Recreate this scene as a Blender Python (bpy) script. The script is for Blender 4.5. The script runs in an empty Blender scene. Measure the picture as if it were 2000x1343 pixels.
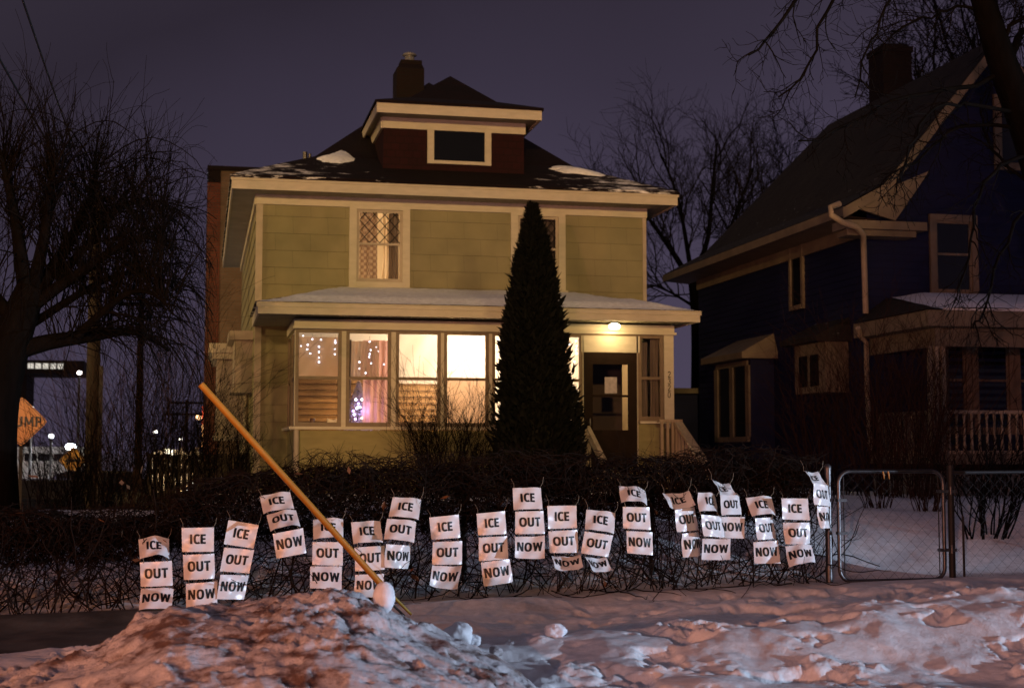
import bpy, math, random
import numpy as np
from mathutils import Vector, Matrix

# ------------------------------------------------------------------ camera, world, lights, exposure
S = bpy.context.scene
COL = S.collection
R = math.radians
CAM_LOC = Vector((0, 0, 1.6))
cam_d = bpy.data.cameras.new('camera')
cam = bpy.data.objects.new('camera', cam_d)
COL.objects.link(cam)
cam.location = CAM_LOC
cam.rotation_euler = (R(90 + 4.3), 0, R(-12.3))
cam_d.sensor_width = 36
cam_d.lens = 50
cam_d.clip_end = 2000
cam_d.dof.use_dof = True
cam_d.dof.focus_distance = 13.6
cam_d.dof.aperture_fstop = 2.6
S.camera = cam
S.view_settings.view_transform = 'Standard'
S.view_settings.look = 'None'
S.view_settings.exposure = 0
S.view_settings.gamma = 1

# overcast city night sky: a purple-grey glow thinning upward, brighter again overhead as added unseen fill
W = bpy.data.worlds.new('World')
S.world = W
W.use_nodes = True
nt = W.node_tree
nt.nodes.clear()
wo = nt.nodes.new('ShaderNodeOutputWorld')
bg = nt.nodes.new('ShaderNodeBackground')
tc = nt.nodes.new('ShaderNodeTexCoord')
sep = nt.nodes.new('ShaderNodeSeparateXYZ')
nt.links.new(tc.outputs['Generated'], sep.inputs[0])
ns = nt.nodes.new('ShaderNodeTexNoise')
ns.inputs['Scale'].default_value = 2.2
ns.inputs['Detail'].default_value = 4
nt.links.new(tc.outputs['Generated'], ns.inputs['Vector'])
m1 = nt.nodes.new('ShaderNodeMath'); m1.operation = 'MULTIPLY_ADD'
m1.inputs[1].default_value = 0.26; m1.inputs[2].default_value = -0.13
nt.links.new(ns.outputs['Fac'], m1.inputs[0])
m2 = nt.nodes.new('ShaderNodeMath'); m2.operation = 'ADD'
nt.links.new(sep.outputs['Z'], m2.inputs[0]); nt.links.new(m1.outputs[0], m2.inputs[1])
m3 = nt.nodes.new('ShaderNodeMath'); m3.operation = 'MULTIPLY_ADD'      # the glow is stronger over the city to the right
m3.inputs[1].default_value = -0.34; m3.inputs[2].default_value = 0.085
nt.links.new(sep.outputs['X'], m3.inputs[0])
m4 = nt.nodes.new('ShaderNodeMath'); m4.operation = 'ADD'
nt.links.new(m2.outputs[0], m4.inputs[0]); nt.links.new(m3.outputs[0], m4.inputs[1])
cr = nt.nodes.new('ShaderNodeValToRGB')
cr.color_ramp.elements[0].position = 0.0
cr.color_ramp.elements[0].color = (.057, .046, .078, 1)
cr.color_ramp.elements[1].position = 0.8
cr.color_ramp.elements[1].color = (.070, .058, .082, 1)
e = cr.color_ramp.elements.new(.16); e.color = (.044, .035, .060, 1)
e = cr.color_ramp.elements.new(.36); e.color = (.022, .017, .027, 1)
e = cr.color_ramp.elements.new(.5); e.color = (.030, .024, .036, 1)
nt.links.new(m4.outputs[0], cr.inputs[0])
nt.links.new(cr.outputs[0], bg.inputs[0])
bg.inputs[1].default_value = 1.2
nt.links.new(bg.outputs[0], wo.inputs[0])


def lamp(name, kind, loc, power, color, radius=.15, aim=None, cone=60, blend=.5):
    d = bpy.data.lights.new(name, kind)
    d.energy = power
    d.color = color
    d.shadow_soft_size = radius
    o = bpy.data.objects.new(name, d)
    o.location = loc
    if aim is not None:
        v = Vector(aim) - Vector(loc)
        o.rotation_euler = v.to_track_quat('-Z', 'Y').to_euler()
    if kind == 'SPOT':
        d.spot_size = R(cone)
        d.spot_blend = blend
    COL.objects.link(o)
    return o


# street lighting of the place: sodium lamp across the street, another round the corner, a passing headlight, low warm lamps
lamp('sodium_street_light', 'SPOT', (9.5, -38, 10.5), 27000, (1, .62, .22), 1.4, (1.5, 23, 9.2), 21.5, .5)
lamp('sodium_street_light', 'SPOT', (-9, -38, 10.5), 64000, (1, .62, .22), .6, (2.0, 23, 10.3), 20.5, .45)
lamp('corner_street_light', 'SPOT', (-26, 18, 6.5), 21000, (1, .64, .22), .4, (.9, 32, 2.5), 36, .6)
lamp('white_headlight', 'SPOT', (24, 1, 1.5), 21000, (.62, .77, 1), .12, (.2, 9.2, .3), 45, .5)
lamp('amber_low_light', 'POINT', (-10, -16, 2.6), 10500, (1, .42, .31), .15)  # low peach lamp of unknown source, lights signs and snow
lamp('added_orange_light', 'POINT', (-7.5, 3.2, 2.0), 1700, (1, .32, .09), .12)  # unseen orange lamp added to tint the left of the snow pile

random.seed(7)
RNG = np.random.default_rng(7)

# ------------------------------------------------------------------ helpers
F_PX = 2777.8
_M = cam.rotation_euler.to_matrix()


def P(px, py, Y):
    """point on the upright plane y = Y that the photograph shows at this spot (used to survey the place)"""
    d = _M @ Vector(((px - 1000) / F_PX, -(py - 671.5) / F_PX, -1))
    return CAM_LOC + d * (Y / d.y)


def link(name, me, parent=None):
    o = bpy.data.objects.new(name, me)
    COL.objects.link(o)
    if parent is not None:
        o.parent = parent
    return o


def tag(o, label=None, cat=None, group=None, kind=None):
    if label: o['label'] = label
    if cat: o['category'] = cat
    if group: o['group'] = group
    if kind: o['kind'] = kind
    return o


def thing(name, label, cat, loc=(0, 0, 0), group=None):
    o = bpy.data.objects.new(name, None)
    COL.objects.link(o)
    o.location = loc
    o.empty_display_size = .2
    return tag(o, label, cat, group)


def root_loc(o):
    v = Vector((0, 0, 0))
    while o is not None:
        v += o.location
        o = o.parent
    return v


class MB:
    def __init__(s):
        s.v = []; s.f = []; s.n = 0; s.mi = []; s.sm = []

    def add(s, verts, faces, mi=0, smooth=False):
        verts = np.asarray(verts, float).reshape(-1, 3)
        faces = np.asarray(faces, int)
        if len(faces) == 0: return
        s.v.append(verts)
        s.f.append(faces + s.n)
        s.mi.append(np.full(len(faces), mi)); s.sm.append(np.full(len(faces), smooth))
        s.n += len(verts)

    def box(s, x0, x1, y0, y1, z0, z1, mi=0):
        v = [(x, y, z) for z in (z0, z1) for y in (y0, y1) for x in (x0, x1)]
        s.add(v, [(0, 2, 3, 1), (4, 5, 7, 6), (0, 1, 5, 4), (2, 6, 7, 3), (0, 4, 6, 2), (1, 3, 7, 5)], mi)

    def quad(s, a, b, c, d, mi=0):
        s.add([a, b, c, d], [(0, 1, 2, 3)], mi)

    def tri(s, a, b, c, mi=0):
        s.add([a, b, c], [(0, 1, 2)], mi)

    def poly(s, pts, mi=0):
        s.add(pts, [tuple(range(len(pts)))], mi)

    def prism(s, pts, ext, mi=0):
        """closed outline pts (3D) extruded by vector ext"""
        n = len(pts); e = np.array(ext, float)
        p = np.array(pts, float)
        s.add(np.vstack([p, p + e]), [(i, (i + 1) % n, n + (i + 1) % n, n + i) for i in range(n)], mi)
        s.poly(p[::-1], mi); s.poly(p + e, mi)

    def beam(s, a, b, w, h, up=(0, 0, 1), mi=0):
        a = Vector(a); b = Vector(b); d = (b - a).normalized()
        sd = d.cross(Vector(up)).normalized() * (w / 2); u = sd.cross(d).normalized() * (h / 2)
        pts = [a - sd - u, a + sd - u, a + sd + u, a - sd + u]
        s.prism(pts, b - a, mi)

    def tubes(s, pts, rad, sides=4, mi=0, smooth=True):
        """pts (N,K,3), rad (N,K)"""
        pts = np.asarray(pts, float); rad = np.asarray(rad, float)
        if pts.ndim == 2: pts = pts[None]; rad = rad[None]
        N, K, _ = pts.shape
        t = np.gradient(pts, axis=1)
        t /= np.linalg.norm(t, axis=2, keepdims=True) + 1e-9
        ref = np.zeros((N, 1, 3))
        m = pts[:, -1] - pts[:, 0]
        ref[np.arange(N), 0, np.argmin(np.abs(m), axis=1)] = 1
        a = np.cross(t, np.broadcast_to(ref, t.shape)); a /= np.linalg.norm(a, axis=2, keepdims=True) + 1e-9
        b = np.cross(t, a)
        ang = np.arange(sides) * 2 * math.pi / sides
        ring = a[:, :, None, :] * np.cos(ang)[None, None, :, None] + b[:, :, None, :] * np.sin(ang)[None, None, :, None]
        v = pts[:, :, None, :] + ring * rad[:, :, None, None]
        idx = np.arange(N * K * sides).reshape(N, K, sides)
        i0 = idx[:, :-1]; i1 = idx[:, 1:]
        q = np.stack([i0, np.roll(i0, -1, 2), np.roll(i1, -1, 2), i1], -1).reshape(-1, 4)
        s.add(v.reshape(-1, 3), q, mi, smooth)
        if N < 200:
            for n in range(N):
                s.add(v[n, 0], [tuple(range(sides))[::-1]], mi); s.add(v[n, -1], [tuple(range(sides))], mi)

    def cyl(s, a, b, r, r2=None, sides=12, mi=0):
        s.tubes([[a, b]], [[r, r if r2 is None else r2]], sides, mi, smooth=sides > 6)

    def lathe(s, c, prof, sides=16, mi=0, smooth=True):
        """prof: list of (radius, z) about the vertical through c"""
        ang = np.arange(sides) * 2 * math.pi / sides
        v = [(c[0] + r * math.cos(a), c[1] + r * math.sin(a), c[2] + z) for r, z in prof for a in ang]
        f = []
        for k in range(len(prof) - 1):
            for i in range(sides):
                j = (i + 1) % sides
                f.append((k * sides + i, k * sides + j, (k + 1) * sides + j, (k + 1) * sides + i))
        s.add(v, f, mi, smooth)

    def grid(s, Pts, mi=0, smooth=True):
        Pts = np.asarray(Pts, float); n, m, _ = Pts.shape
        idx = np.arange(n * m).reshape(n, m)
        q = np.stack([idx[:-1, :-1], idx[:-1, 1:], idx[1:, 1:], idx[1:, :-1]], -1).reshape(-1, 4)
        s.add(Pts.reshape(-1, 3), q, mi, smooth)

    def build(s, name, mats, parent=None, **kw):
        me = bpy.data.meshes.new(name)
        V = np.vstack(s.v)
        if parent is not None:
            V = V - np.array(root_loc(parent))
        tot = np.concatenate([np.full(len(f), f.shape[1]) for f in s.f])
        lp = np.concatenate([f.ravel() for f in s.f])
        me.vertices.add(len(V)); me.vertices.foreach_set('co', V.ravel())
        me.loops.add(len(lp)); me.loops.foreach_set('vertex_index', lp.astype(np.int32))
        me.polygons.add(len(tot))
        st = np.concatenate([[0], np.cumsum(tot)[:-1]])
        me.polygons.foreach_set('loop_start', st.astype(np.int32))
        me.polygons.foreach_set('material_index', np.concatenate(s.mi).astype(np.int32))
        me.polygons.foreach_set('use_smooth', np.concatenate(s.sm))
        me.update(calc_edges=True)
        me.validate()
        for m in (mats if isinstance(mats, (list, tuple)) else [mats]):
            me.materials.append(m)
        o = link(name, me, parent)
        tag(o, **kw)
        return o


# ------------------------------------------------------------------ noise
def vnoise(x, y, seed=0):
    xi = np.floor(x).astype(np.int64); yi = np.floor(y).astype(np.int64)
    xf = x - xi; yf = y - yi

    def h(a, b):
        n = (a * 374761393 + b * 668265263 + seed * 1442695041) & 0xffffffff
        n = ((n ^ (n >> 13)) * 1274126177) & 0xffffffff
        n = n ^ (n >> 16)
        return (n & 0xffff) / 65535.0
    u = xf * xf * xf * (xf * (xf * 6 - 15) + 10); v = yf * yf * yf * (yf * (yf * 6 - 15) + 10)
    a = h(xi, yi); b = h(xi + 1, yi); c = h(xi, yi + 1); d = h(xi + 1, yi + 1)
    return (a * (1 - u) + b * u) * (1 - v) + (c * (1 - u) + d * u) * v


def fbm(x, y, oct=4, seed=0, gain=.5):
    t = 0; a = 1; n = 0
    for k in range(oct):
        t = t + a * (vnoise(x * 2 ** k + 17.3 * k, y * 2 ** k - 9.1 * k, seed + k) * 2 - 1); n += a; a *= gain
    return t / n


def sstep(a, b, x):
    t = np.clip((x - a) / (b - a), 0, 1)
    return t * t * (3 - 2 * t)


# ------------------------------------------------------------------ materials
def new_mat(name):
    m = bpy.data.materials.new(name); m.use_nodes = True
    return m, m.node_tree, m.node_tree.nodes['Principled BSDF']


def mat(name, col, rough=.7, var=.25, scale=6, bump=.0, bscale=30, spec=.3, metal=0, stretch=(1, 1, 1), col2=None, detail=4):
    """plain surface with blotchy variation of its own colour and a fine bump"""
    m, t, b = new_mat(name)
    tcn = t.nodes.new('ShaderNodeTexCoord'); mp = t.nodes.new('ShaderNodeMapping')
    mp.inputs['Scale'].default_value = stretch
    t.links.new(tcn.outputs['Object'], mp.inputs[0])
    n = t.nodes.new('ShaderNodeTexNoise'); n.inputs['Scale'].default_value = scale; n.inputs['Detail'].default_value = detail
    t.links.new(mp.outputs[0], n.inputs['Vector'])
    r = t.nodes.new('ShaderNodeValToRGB')
    r.color_ramp.elements[0].position = .3; r.color_ramp.elements[1].position = .7
    c2 = col2 if col2 else tuple(c * (1 - var) for c in col)
    r.color_ramp.elements[0].color = (*c2, 1); r.color_ramp.elements[1].color = (*col, 1)
    t.links.new(n.outputs['Fac'], r.inputs[0]); t.links.new(r.outputs[0], b.inputs['Base Color'])
    b.inputs['Roughness'].default_value = rough
    b.inputs['Specular IOR Level'].default_value = spec
    b.inputs['Metallic'].default_value = metal
    if bump:
        n2 = t.nodes.new('ShaderNodeTexNoise'); n2.inputs['Scale'].default_value = bscale; n2.inputs['Detail'].default_value = 5
        t.links.new(mp.outputs[0], n2.inputs['Vector'])
        bp = t.nodes.new('ShaderNodeBump'); bp.inputs['Strength'].default_value = bump; bp.inputs['Distance'].default_value = .02
        t.links.new(n2.outputs['Fac'], bp.inputs['Height']); t.links.new(bp.outputs[0], b.inputs['Normal'])
    return m


def brick_mat(name, c1, c2, mortar, bw, bh, ms, plane='xz', rough=.85, bump=.4, var=True):
    m, t, b = new_mat(name)
    tcn = t.nodes.new('ShaderNodeTexCoord'); sp = t.nodes.new('ShaderNodeSeparateXYZ'); cb = t.nodes.new('ShaderNodeCombineXYZ')
    t.links.new(tcn.outputs['Object'], sp.inputs[0])
    if plane == 'xz':
        ad = t.nodes.new('ShaderNodeMath'); ad.operation = 'ADD'
        t.links.new(sp.outputs['X'], ad.inputs[0]); t.links.new(sp.outputs['Y'], ad.inputs[1])
        t.links.new(ad.outputs[0], cb.inputs[0]); t.links.new(sp.outputs['Z'], cb.inputs[1])
    else:
        t.links.new(sp.outputs['X'], cb.inputs[0]); t.links.new(sp.outputs['Y'], cb.inputs[1])
    br = t.nodes.new('ShaderNodeTexBrick')
    br.inputs['Scale'].default_value = 1
    br.inputs['Brick Width'].default_value = bw; br.inputs['Row Height'].default_value = bh
    br.inputs['Mortar Size'].default_value = ms; br.inputs['Mortar Smooth'].default_value = .3
    br.inputs['Color1'].default_value = (*c1, 1); br.inputs['Color2'].default_value = (*c2, 1); br.inputs['Mortar'].default_value = (*mortar, 1)
    t.links.new(cb.outputs[0], br.inputs['Vector'])
    n = t.nodes.new('ShaderNodeTexNoise'); n.inputs['Scale'].default_value = 1.7; n.inputs['Detail'].default_value = 6
    t.links.new(tcn.outputs['Object'], n.inputs['Vector'])
    mx = t.nodes.new('ShaderNodeMix'); mx.data_type = 'RGBA'; mx.blend_type = 'MULTIPLY'; mx.inputs[0].default_value = .55
    t.links.new(br.outputs['Color'], mx.inputs[6]); t.links.new(n.outputs['Fac'], mx.inputs[7])
    t.links.new(mx.outputs[2], b.inputs['Base Color'])
    bp = t.nodes.new('ShaderNodeBump'); bp.inputs['Strength'].default_value = bump; bp.inputs['Distance'].default_value = .01; bp.invert = True
    t.links.new(br.outputs['Fac'], bp.inputs['Height']); t.links.new(bp.outputs[0], b.inputs['Normal'])
    b.inputs['Roughness'].default_value = rough
    b.inputs['Specular IOR Level'].default_value = .2
    return m


def emit_mat(name, col, strength):
    m = bpy.data.materials.new(name); m.use_nodes = True; t = m.node_tree; t.nodes.clear()
    o = t.nodes.new('ShaderNodeOutputMaterial'); e = t.nodes.new('ShaderNodeEmission')
    e.inputs[0].default_value = (*col, 1); e.inputs[1].default_value = strength
    t.links.new(e.outputs[0], o.inputs[0])
    return m


def glass_mat(name='window_glass', tint=(.96, .96, .96), refl=.07):
    m = bpy.data.materials.new(name); m.use_nodes = True; t = m.node_tree; t.nodes.clear()
    o = t.nodes.new('ShaderNodeOutputMaterial'); tr = t.nodes.new('ShaderNodeBsdfTransparent'); gl = t.nodes.new('ShaderNodeBsdfGlossy')
    mx = t.nodes.new('ShaderNodeMixShader'); fr = t.nodes.new('ShaderNodeFresnel'); fr.inputs[0].default_value = 1.3
    tr.inputs[0].default_value = (*tint, 1); gl.inputs['Roughness'].default_value = .03
    t.links.new(fr.outputs[0], mx.inputs[0]); t.links.new(tr.outputs[0], mx.inputs[1]); t.links.new(gl.outputs[0], mx.inputs[2])
    t.links.new(mx.outputs[0], o.inputs[0])
    return m


def cloth_mat(name, col, trans=.5, pattern=None, col2=None, scale=8):
    m = bpy.data.materials.new(name); m.use_nodes = True; t = m.node_tree; t.nodes.clear()
    o = t.nodes.new('ShaderNodeOutputMaterial'); d = t.nodes.new('ShaderNodeBsdfDiffuse'); tl = t.nodes.new('ShaderNodeBsdfTranslucent')
    mx = t.nodes.new('ShaderNodeMixShader'); mx.inputs[0].default_value = trans
    tcn = t.nodes.new('ShaderNodeTexCoord')
    if pattern == 'check':
        n = t.nodes.new('ShaderNodeTexChecker'); n.inputs['Scale'].default_value = scale
        n.inputs[1].default_value = (*col, 1); n.inputs[2].default_value = (*(col2 or col), 1)
        t.links.new(tcn.outputs['Object'], n.inputs[0]); out = n.outputs[0]
    else:
        n = t.nodes.new('ShaderNodeTexNoise'); n.inputs['Scale'].default_value = scale; n.inputs['Detail'].default_value = 3
        mp = t.nodes.new('ShaderNodeMapping'); mp.inputs['Scale'].default_value = (2.5, 1, .35)
        t.links.new(tcn.outputs['Object'], mp.inputs[0]); t.links.new(mp.outputs[0], n.inputs['Vector'])
        r = t.nodes.new('ShaderNodeValToRGB')
        r.color_ramp.elements[0].color = (*(col2 or tuple(c * .75 for c in col)), 1); r.color_ramp.elements[1].color = (*col, 1)
        t.links.new(n.outputs['Fac'], r.inputs[0]); out = r.outputs[0]
    t.links.new(out, d.inputs[0]); t.links.new(out, tl.inputs[0])
    t.links.new(d.outputs[0], mx.inputs[1]); t.links.new(tl.outputs[0], mx.inputs[2]); t.links.new(mx.outputs[0], o.inputs[0])
    return m


def snow_mat(name, dirt=0., bstr=.4, bsc=24, bdist=.02, *, dirt_col=(.16, .085, .04), dscale=2.2, lo=.52, hi=.68, base=(.80, .81, .84)):
    m, t, b = new_mat(name)
    tcn = t.nodes.new('ShaderNodeTexCoord')
    n1 = t.nodes.new('ShaderNodeTexNoise'); n1.inputs['Scale'].default_value = dscale; n1.inputs['Detail'].default_value = 7; n1.inputs['Roughness'].default_value = .65
    mp = t.nodes.new('ShaderNodeMapping'); mp.inputs['Scale'].default_value = (.8, 1.2, 2.2)
    t.links.new(tcn.outputs['Object'], mp.inputs[0]); t.links.new(mp.outputs[0], n1.inputs['Vector'])
    r = t.nodes.new('ShaderNodeValToRGB'); r.color_ramp.elements[0].position = lo; r.color_ramp.elements[1].position = hi
    r.color_ramp.elements[0].color = (0, 0, 0, 1); r.color_ramp.elements[1].color = (dirt, dirt, dirt, 1)
    t.links.new(n1.outputs['Fac'], r.inputs[0])
    mx = t.nodes.new('ShaderNodeMix'); mx.data_type = 'RGBA'
    t.links.new(r.outputs[0], mx.inputs[0])
    n3 = t.nodes.new('ShaderNodeTexNoise'); n3.inputs['Scale'].default_value = 14; n3.inputs['Detail'].default_value = 6
    t.links.new(tcn.outputs['Object'], n3.inputs['Vector'])
    r3 = t.nodes.new('ShaderNodeValToRGB'); r3.color_ramp.elements[0].position = .3; r3.color_ramp.elements[1].position = .62
    r3.color_ramp.elements[0].color = (*(c * .8 for c in base), 1); r3.color_ramp.elements[1].color = (*base, 1)
    t.links.new(n3.outputs['Fac'], r3.inputs[0])
    t.links.new(r3.outputs[0], mx.inputs[6]); mx.inputs[7].default_value = (*dirt_col, 1)
    t.links.new(mx.outputs[2], b.inputs['Base Color'])
    b.inputs['Roughness'].default_value = .6; b.inputs['Specular IOR Level'].default_value = .25
    n2 = t.nodes.new('ShaderNodeTexNoise'); n2.inputs['Scale'].default_value = bsc; n2.inputs['Detail'].default_value = 8; n2.inputs['Roughness'].default_value = .7
    t.links.new(tcn.outputs['Object'], n2.inputs['Vector'])
    bp = t.nodes.new('ShaderNodeBump'); bp.inputs['Strength'].default_value = bstr; bp.inputs['Distance'].default_value = bdist
    t.links.new(n2.outputs['Fac'], bp.inputs['Height']); t.links.new(bp.outputs[0], b.inputs['Normal'])
    return m


def roof_mat(name, c1, c2, snow_lo, snow_hi, row=.14):
    """shingles in rows with wind-blown dustings of snow"""
    m = brick_mat(name, c1, c2, tuple(c * .35 for c in c1), .3, row, .008, 'xy', .9, .6)
    t = m.node_tree; b = t.nodes['Principled BSDF']
    tcn = t.nodes.new('ShaderNodeTexCoord')
    mp = t.nodes.new('ShaderNodeMapping'); mp.inputs['Scale'].default_value = (1, 2.2, 5)
    t.links.new(tcn.outputs['Object'], mp.inputs[0])
    n = t.nodes.new('ShaderNodeTexNoise'); n.inputs['Scale'].default_value = 2.3; n.inputs['Detail'].default_value = 8; n.inputs['Roughness'].default_value = .72
    t.links.new(mp.outputs[0], n.inputs['Vector'])
    r = t.nodes.new('ShaderNodeValToRGB'); r.color_ramp.elements[0].position = snow_lo; r.color_ramp.elements[1].position = snow_hi
    t.links.new(n.outputs['Fac'], r.inputs[0])
    sp = t.nodes.new('ShaderNodeSeparateXYZ'); t.links.new(tcn.outputs['Object'], sp.inputs[0])
    mr = t.nodes.new('ShaderNodeMapRange'); mr.inputs[1].default_value = 5.75; mr.inputs[2].default_value = 6.25; mr.inputs[3].default_value = .13; mr.inputs[4].default_value = -.12
    t.links.new(sp.outputs['Z'], mr.inputs[0])
    sx = t.nodes.new('ShaderNodeMath'); sx.operation = 'SUBTRACT'; sx.inputs[1].default_value = 3.4; t.links.new(sp.outputs['X'], sx.inputs[0])
    sa = t.nodes.new('ShaderNodeMath'); sa.operation = 'ABSOLUTE'; t.links.new(sx.outputs[0], sa.inputs[0])
    m5 = t.nodes.new('ShaderNodeMapRange'); m5.inputs[1].default_value = .8; m5.inputs[2].default_value = 3.2; m5.inputs[3].default_value = -.2; m5.inputs[4].default_value = -.01; t.links.new(sa.outputs[0], m5.inputs[0])
    a0 = t.nodes.new('ShaderNodeMath'); a0.operation = 'ADD'; t.links.new(n.outputs['Fac'], a0.inputs[0]); t.links.new(m5.outputs[0], a0.inputs[1])
    ad = t.nodes.new('ShaderNodeMath'); ad.operation = 'ADD'; t.links.new(a0.outputs[0], ad.inputs[0]); t.links.new(mr.outputs[0], ad.inputs[1]); t.links.new(ad.outputs[0], r.inputs[0])
    old = b.inputs['Base Color'].links[0].from_socket
    mx = t.nodes.new('ShaderNodeMix'); mx.data_type = 'RGBA'
    t.links.new(r.outputs[0], mx.inputs[0]); t.links.new(old, mx.inputs[6]); mx.inputs[7].default_value = (.75, .76, .8, 1)
    t.links.new(mx.outputs[2], b.inputs['Base Color'])
    return m


SNOW = snow_mat('snow_clean', .35, dirt_col=(.30, .24, .2), dscale=1.3, lo=.58, hi=.72)
SNOW_FRONT = snow_mat('snow_trodden', .5, .5, 40, .022, dirt_col=(.26, .20, .19), dscale=1.5, lo=.55, hi=.72)
SNOW_DIRTY = snow_mat('snow_dirty', .9, .75, 46, .03, dirt_col=(.12, .05, .026), dscale=3.6, lo=.49, hi=.61, base=(.68, .66, .69))
SNOW_ROOF = snow_mat('snow_roof', .1, dirt_col=(.4, .38, .36), dscale=3, lo=.6, hi=.75, base=(.80, .84, .90))
SIDING = brick_mat('shingle_siding', (.285, .258, .150), (.268, .245, .143), (.17, .155, .10), .61, .3, .003, 'xz', .75, .15)
SIDING_LOW = mat('porch_siding', (.225, .20, .095), .75, .22, 3, .15, 20, stretch=(1, 1, 4))
TRIM = mat('cream_trim', (.46, .42, .34), .6, .14, 5, .12, 40, stretch=(1, 1, 3))
TRIM_DIM = mat('tan_trim', (.36, .31, .25), .6, .2, 5, .1, 40)
FRAME_BR = mat('brown_storm_frame', (.16, .115, .08), .5, .25, 8)
SOFFIT = mat('soffit_boards', (.30, .27, .19), .7, .3, 3, .2, 20, stretch=(1, 1, 1))
ROOF = roof_mat('dark_red_shingles', (.009, .0028, .0042), (.006, .0024, .0036), .60, .72)
ROOF_B = roof_mat('neighbour_shingles', (.028, .0265, .023), (.018, .017, .016), .75, .85)
DORMER_RED = brick_mat('red_dormer_shingles', (.024, .0035, .006), (.019, .003, .005), (.009, .0025, .003), .16, .13, .006, 'xz')
BRICK_DK = brick_mat('dark_brick', (.011, .0045, .0045), (.009, .004, .004), (.009, .007, .0065), .21, .075, .01)
BRICK_BG = brick_mat('old_brick', (.20, .13, .085), (.15, .10, .065), (.16, .13, .10), .21, .075, .012)
BRICK_RED = brick_mat('red_brick', (.17, .05, .03), (.12, .04, .028), (.09, .06, .05), .21, .075, .012)
DARKWOOD = mat('dark_door', (.016, .009, .006), .75, .3, 5, .1, 20, spec=.08)
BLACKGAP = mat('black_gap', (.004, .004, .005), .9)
DARKGLASS = mat('dark_window_glass', (.006, .007, .008), .06, .2, 2, spec=.5)
GLASS = glass_mat()
STEEL = mat('galvanised_steel', (.12, .115, .12), .42, .35, 9, .1, 60, metal=.9)
STEEL_DK = mat('dull_wire', (.028, .026, .027), .6, .3, 9, metal=.5)
PAPER = mat('laminated_paper', (.72, .71, .72), .30, .05, 3, .0, spec=.5)
INK = mat('black_ink', (.010, .009, .010), .4, .1, 3)
YELLOW = mat('yellow_plastic', (.40, .175, .018), .45, .15, 5, .1, 30)
YELLOW_DK = mat('weathered_yellow_plastic', (.30, .20, .02), .5, .2, 8)
BARK = mat('dark_wet_bark', (.0045, .0035, .003), .95, .5, 9, .5, 25, stretch=(1, 1, .3), spec=.03)
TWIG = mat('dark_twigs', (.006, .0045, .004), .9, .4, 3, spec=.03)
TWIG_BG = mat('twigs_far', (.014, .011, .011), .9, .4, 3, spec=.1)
VINE = mat('brown_vines', (.019, .011, .007), .9, .6, 2.5, spec=.1, col2=(.008, .005, .004))
SHRUB = mat('reddish_bare_stems', (.035, .017, .012), .9, .5, 2.5, spec=.1)
LEAF_DEAD = mat('dead_leaves', (.16, .07, .03), .8, .4, 8)
EVERGREEN = mat('evergreen_sprays', (.003, .0038, .0022), .85, .55, 5, spec=.15)
BLUEWALL = mat('blue_lap_siding', (.0028, .0055, .042), .7, .25, 3, .1, 30, stretch=(.4, .4, 6))
BTRIM = mat('neighbour_cream_trim', (.17, .14, .10), .65, .3, 4, .15, 30)
WOOD = mat('weathered_wood', (.36, .29, .21), .75, .3, 6, .3, 30, stretch=(4, 4, .6))
DARKFENCE = mat('dark_board_fence', (.035, .025, .018), .85, .4, 5, .3, 20, stretch=(6, 6, .6))
CONC = mat('concrete', (.20, .18, .155), .85, .3, 4, .3, 25)
PAVE = mat('wet_concrete_pavement', (.12, .10, .08), .6, .65, 3.5, .25, 18)
ASPH = mat('asphalt', (.04, .038, .036), .8, .3, 5, .3, 40)
BULB_W = emit_mat('cool_white_bulb', (.72, .78, 1), 9)
BULB_P = emit_mat('violet_bulb', (.55, .35, 1), 8)
BULB_Y = emit_mat('warm_bulb', (1, .8, .5), 8)

# ------------------------------------------------------------------ ground
def base_ground(x, y):
    fence = .20 + .02 * x
    fence = np.clip(fence, .05, .5)
    h = np.interp(x, [-6, -1, .5, 2.2, 4, 6.5, 9, 14], [.20, .20, .18, .17, .30, .46, .52, .5])
    wind = h * np.exp(-((y - 9.9 - .10 * np.clip(x - 2, 0, 6)) / 1.05) ** 2)
    street = .05 + wind
    side = fence - .07
    g = np.where(y < 11.5, np.maximum(street, side * sstep(10.2, 11.3, y)), side)
    g = g + (fence - side) * sstep(12.1, 12.8, y)
    lawn = .93
    g = g + (lawn - fence) * sstep(13.05, 15.6, y)
    drop = sstep(.6, -1.6, x) * sstep(17, 23, y)
    g = g - 1.5 * drop
    return g


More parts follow.
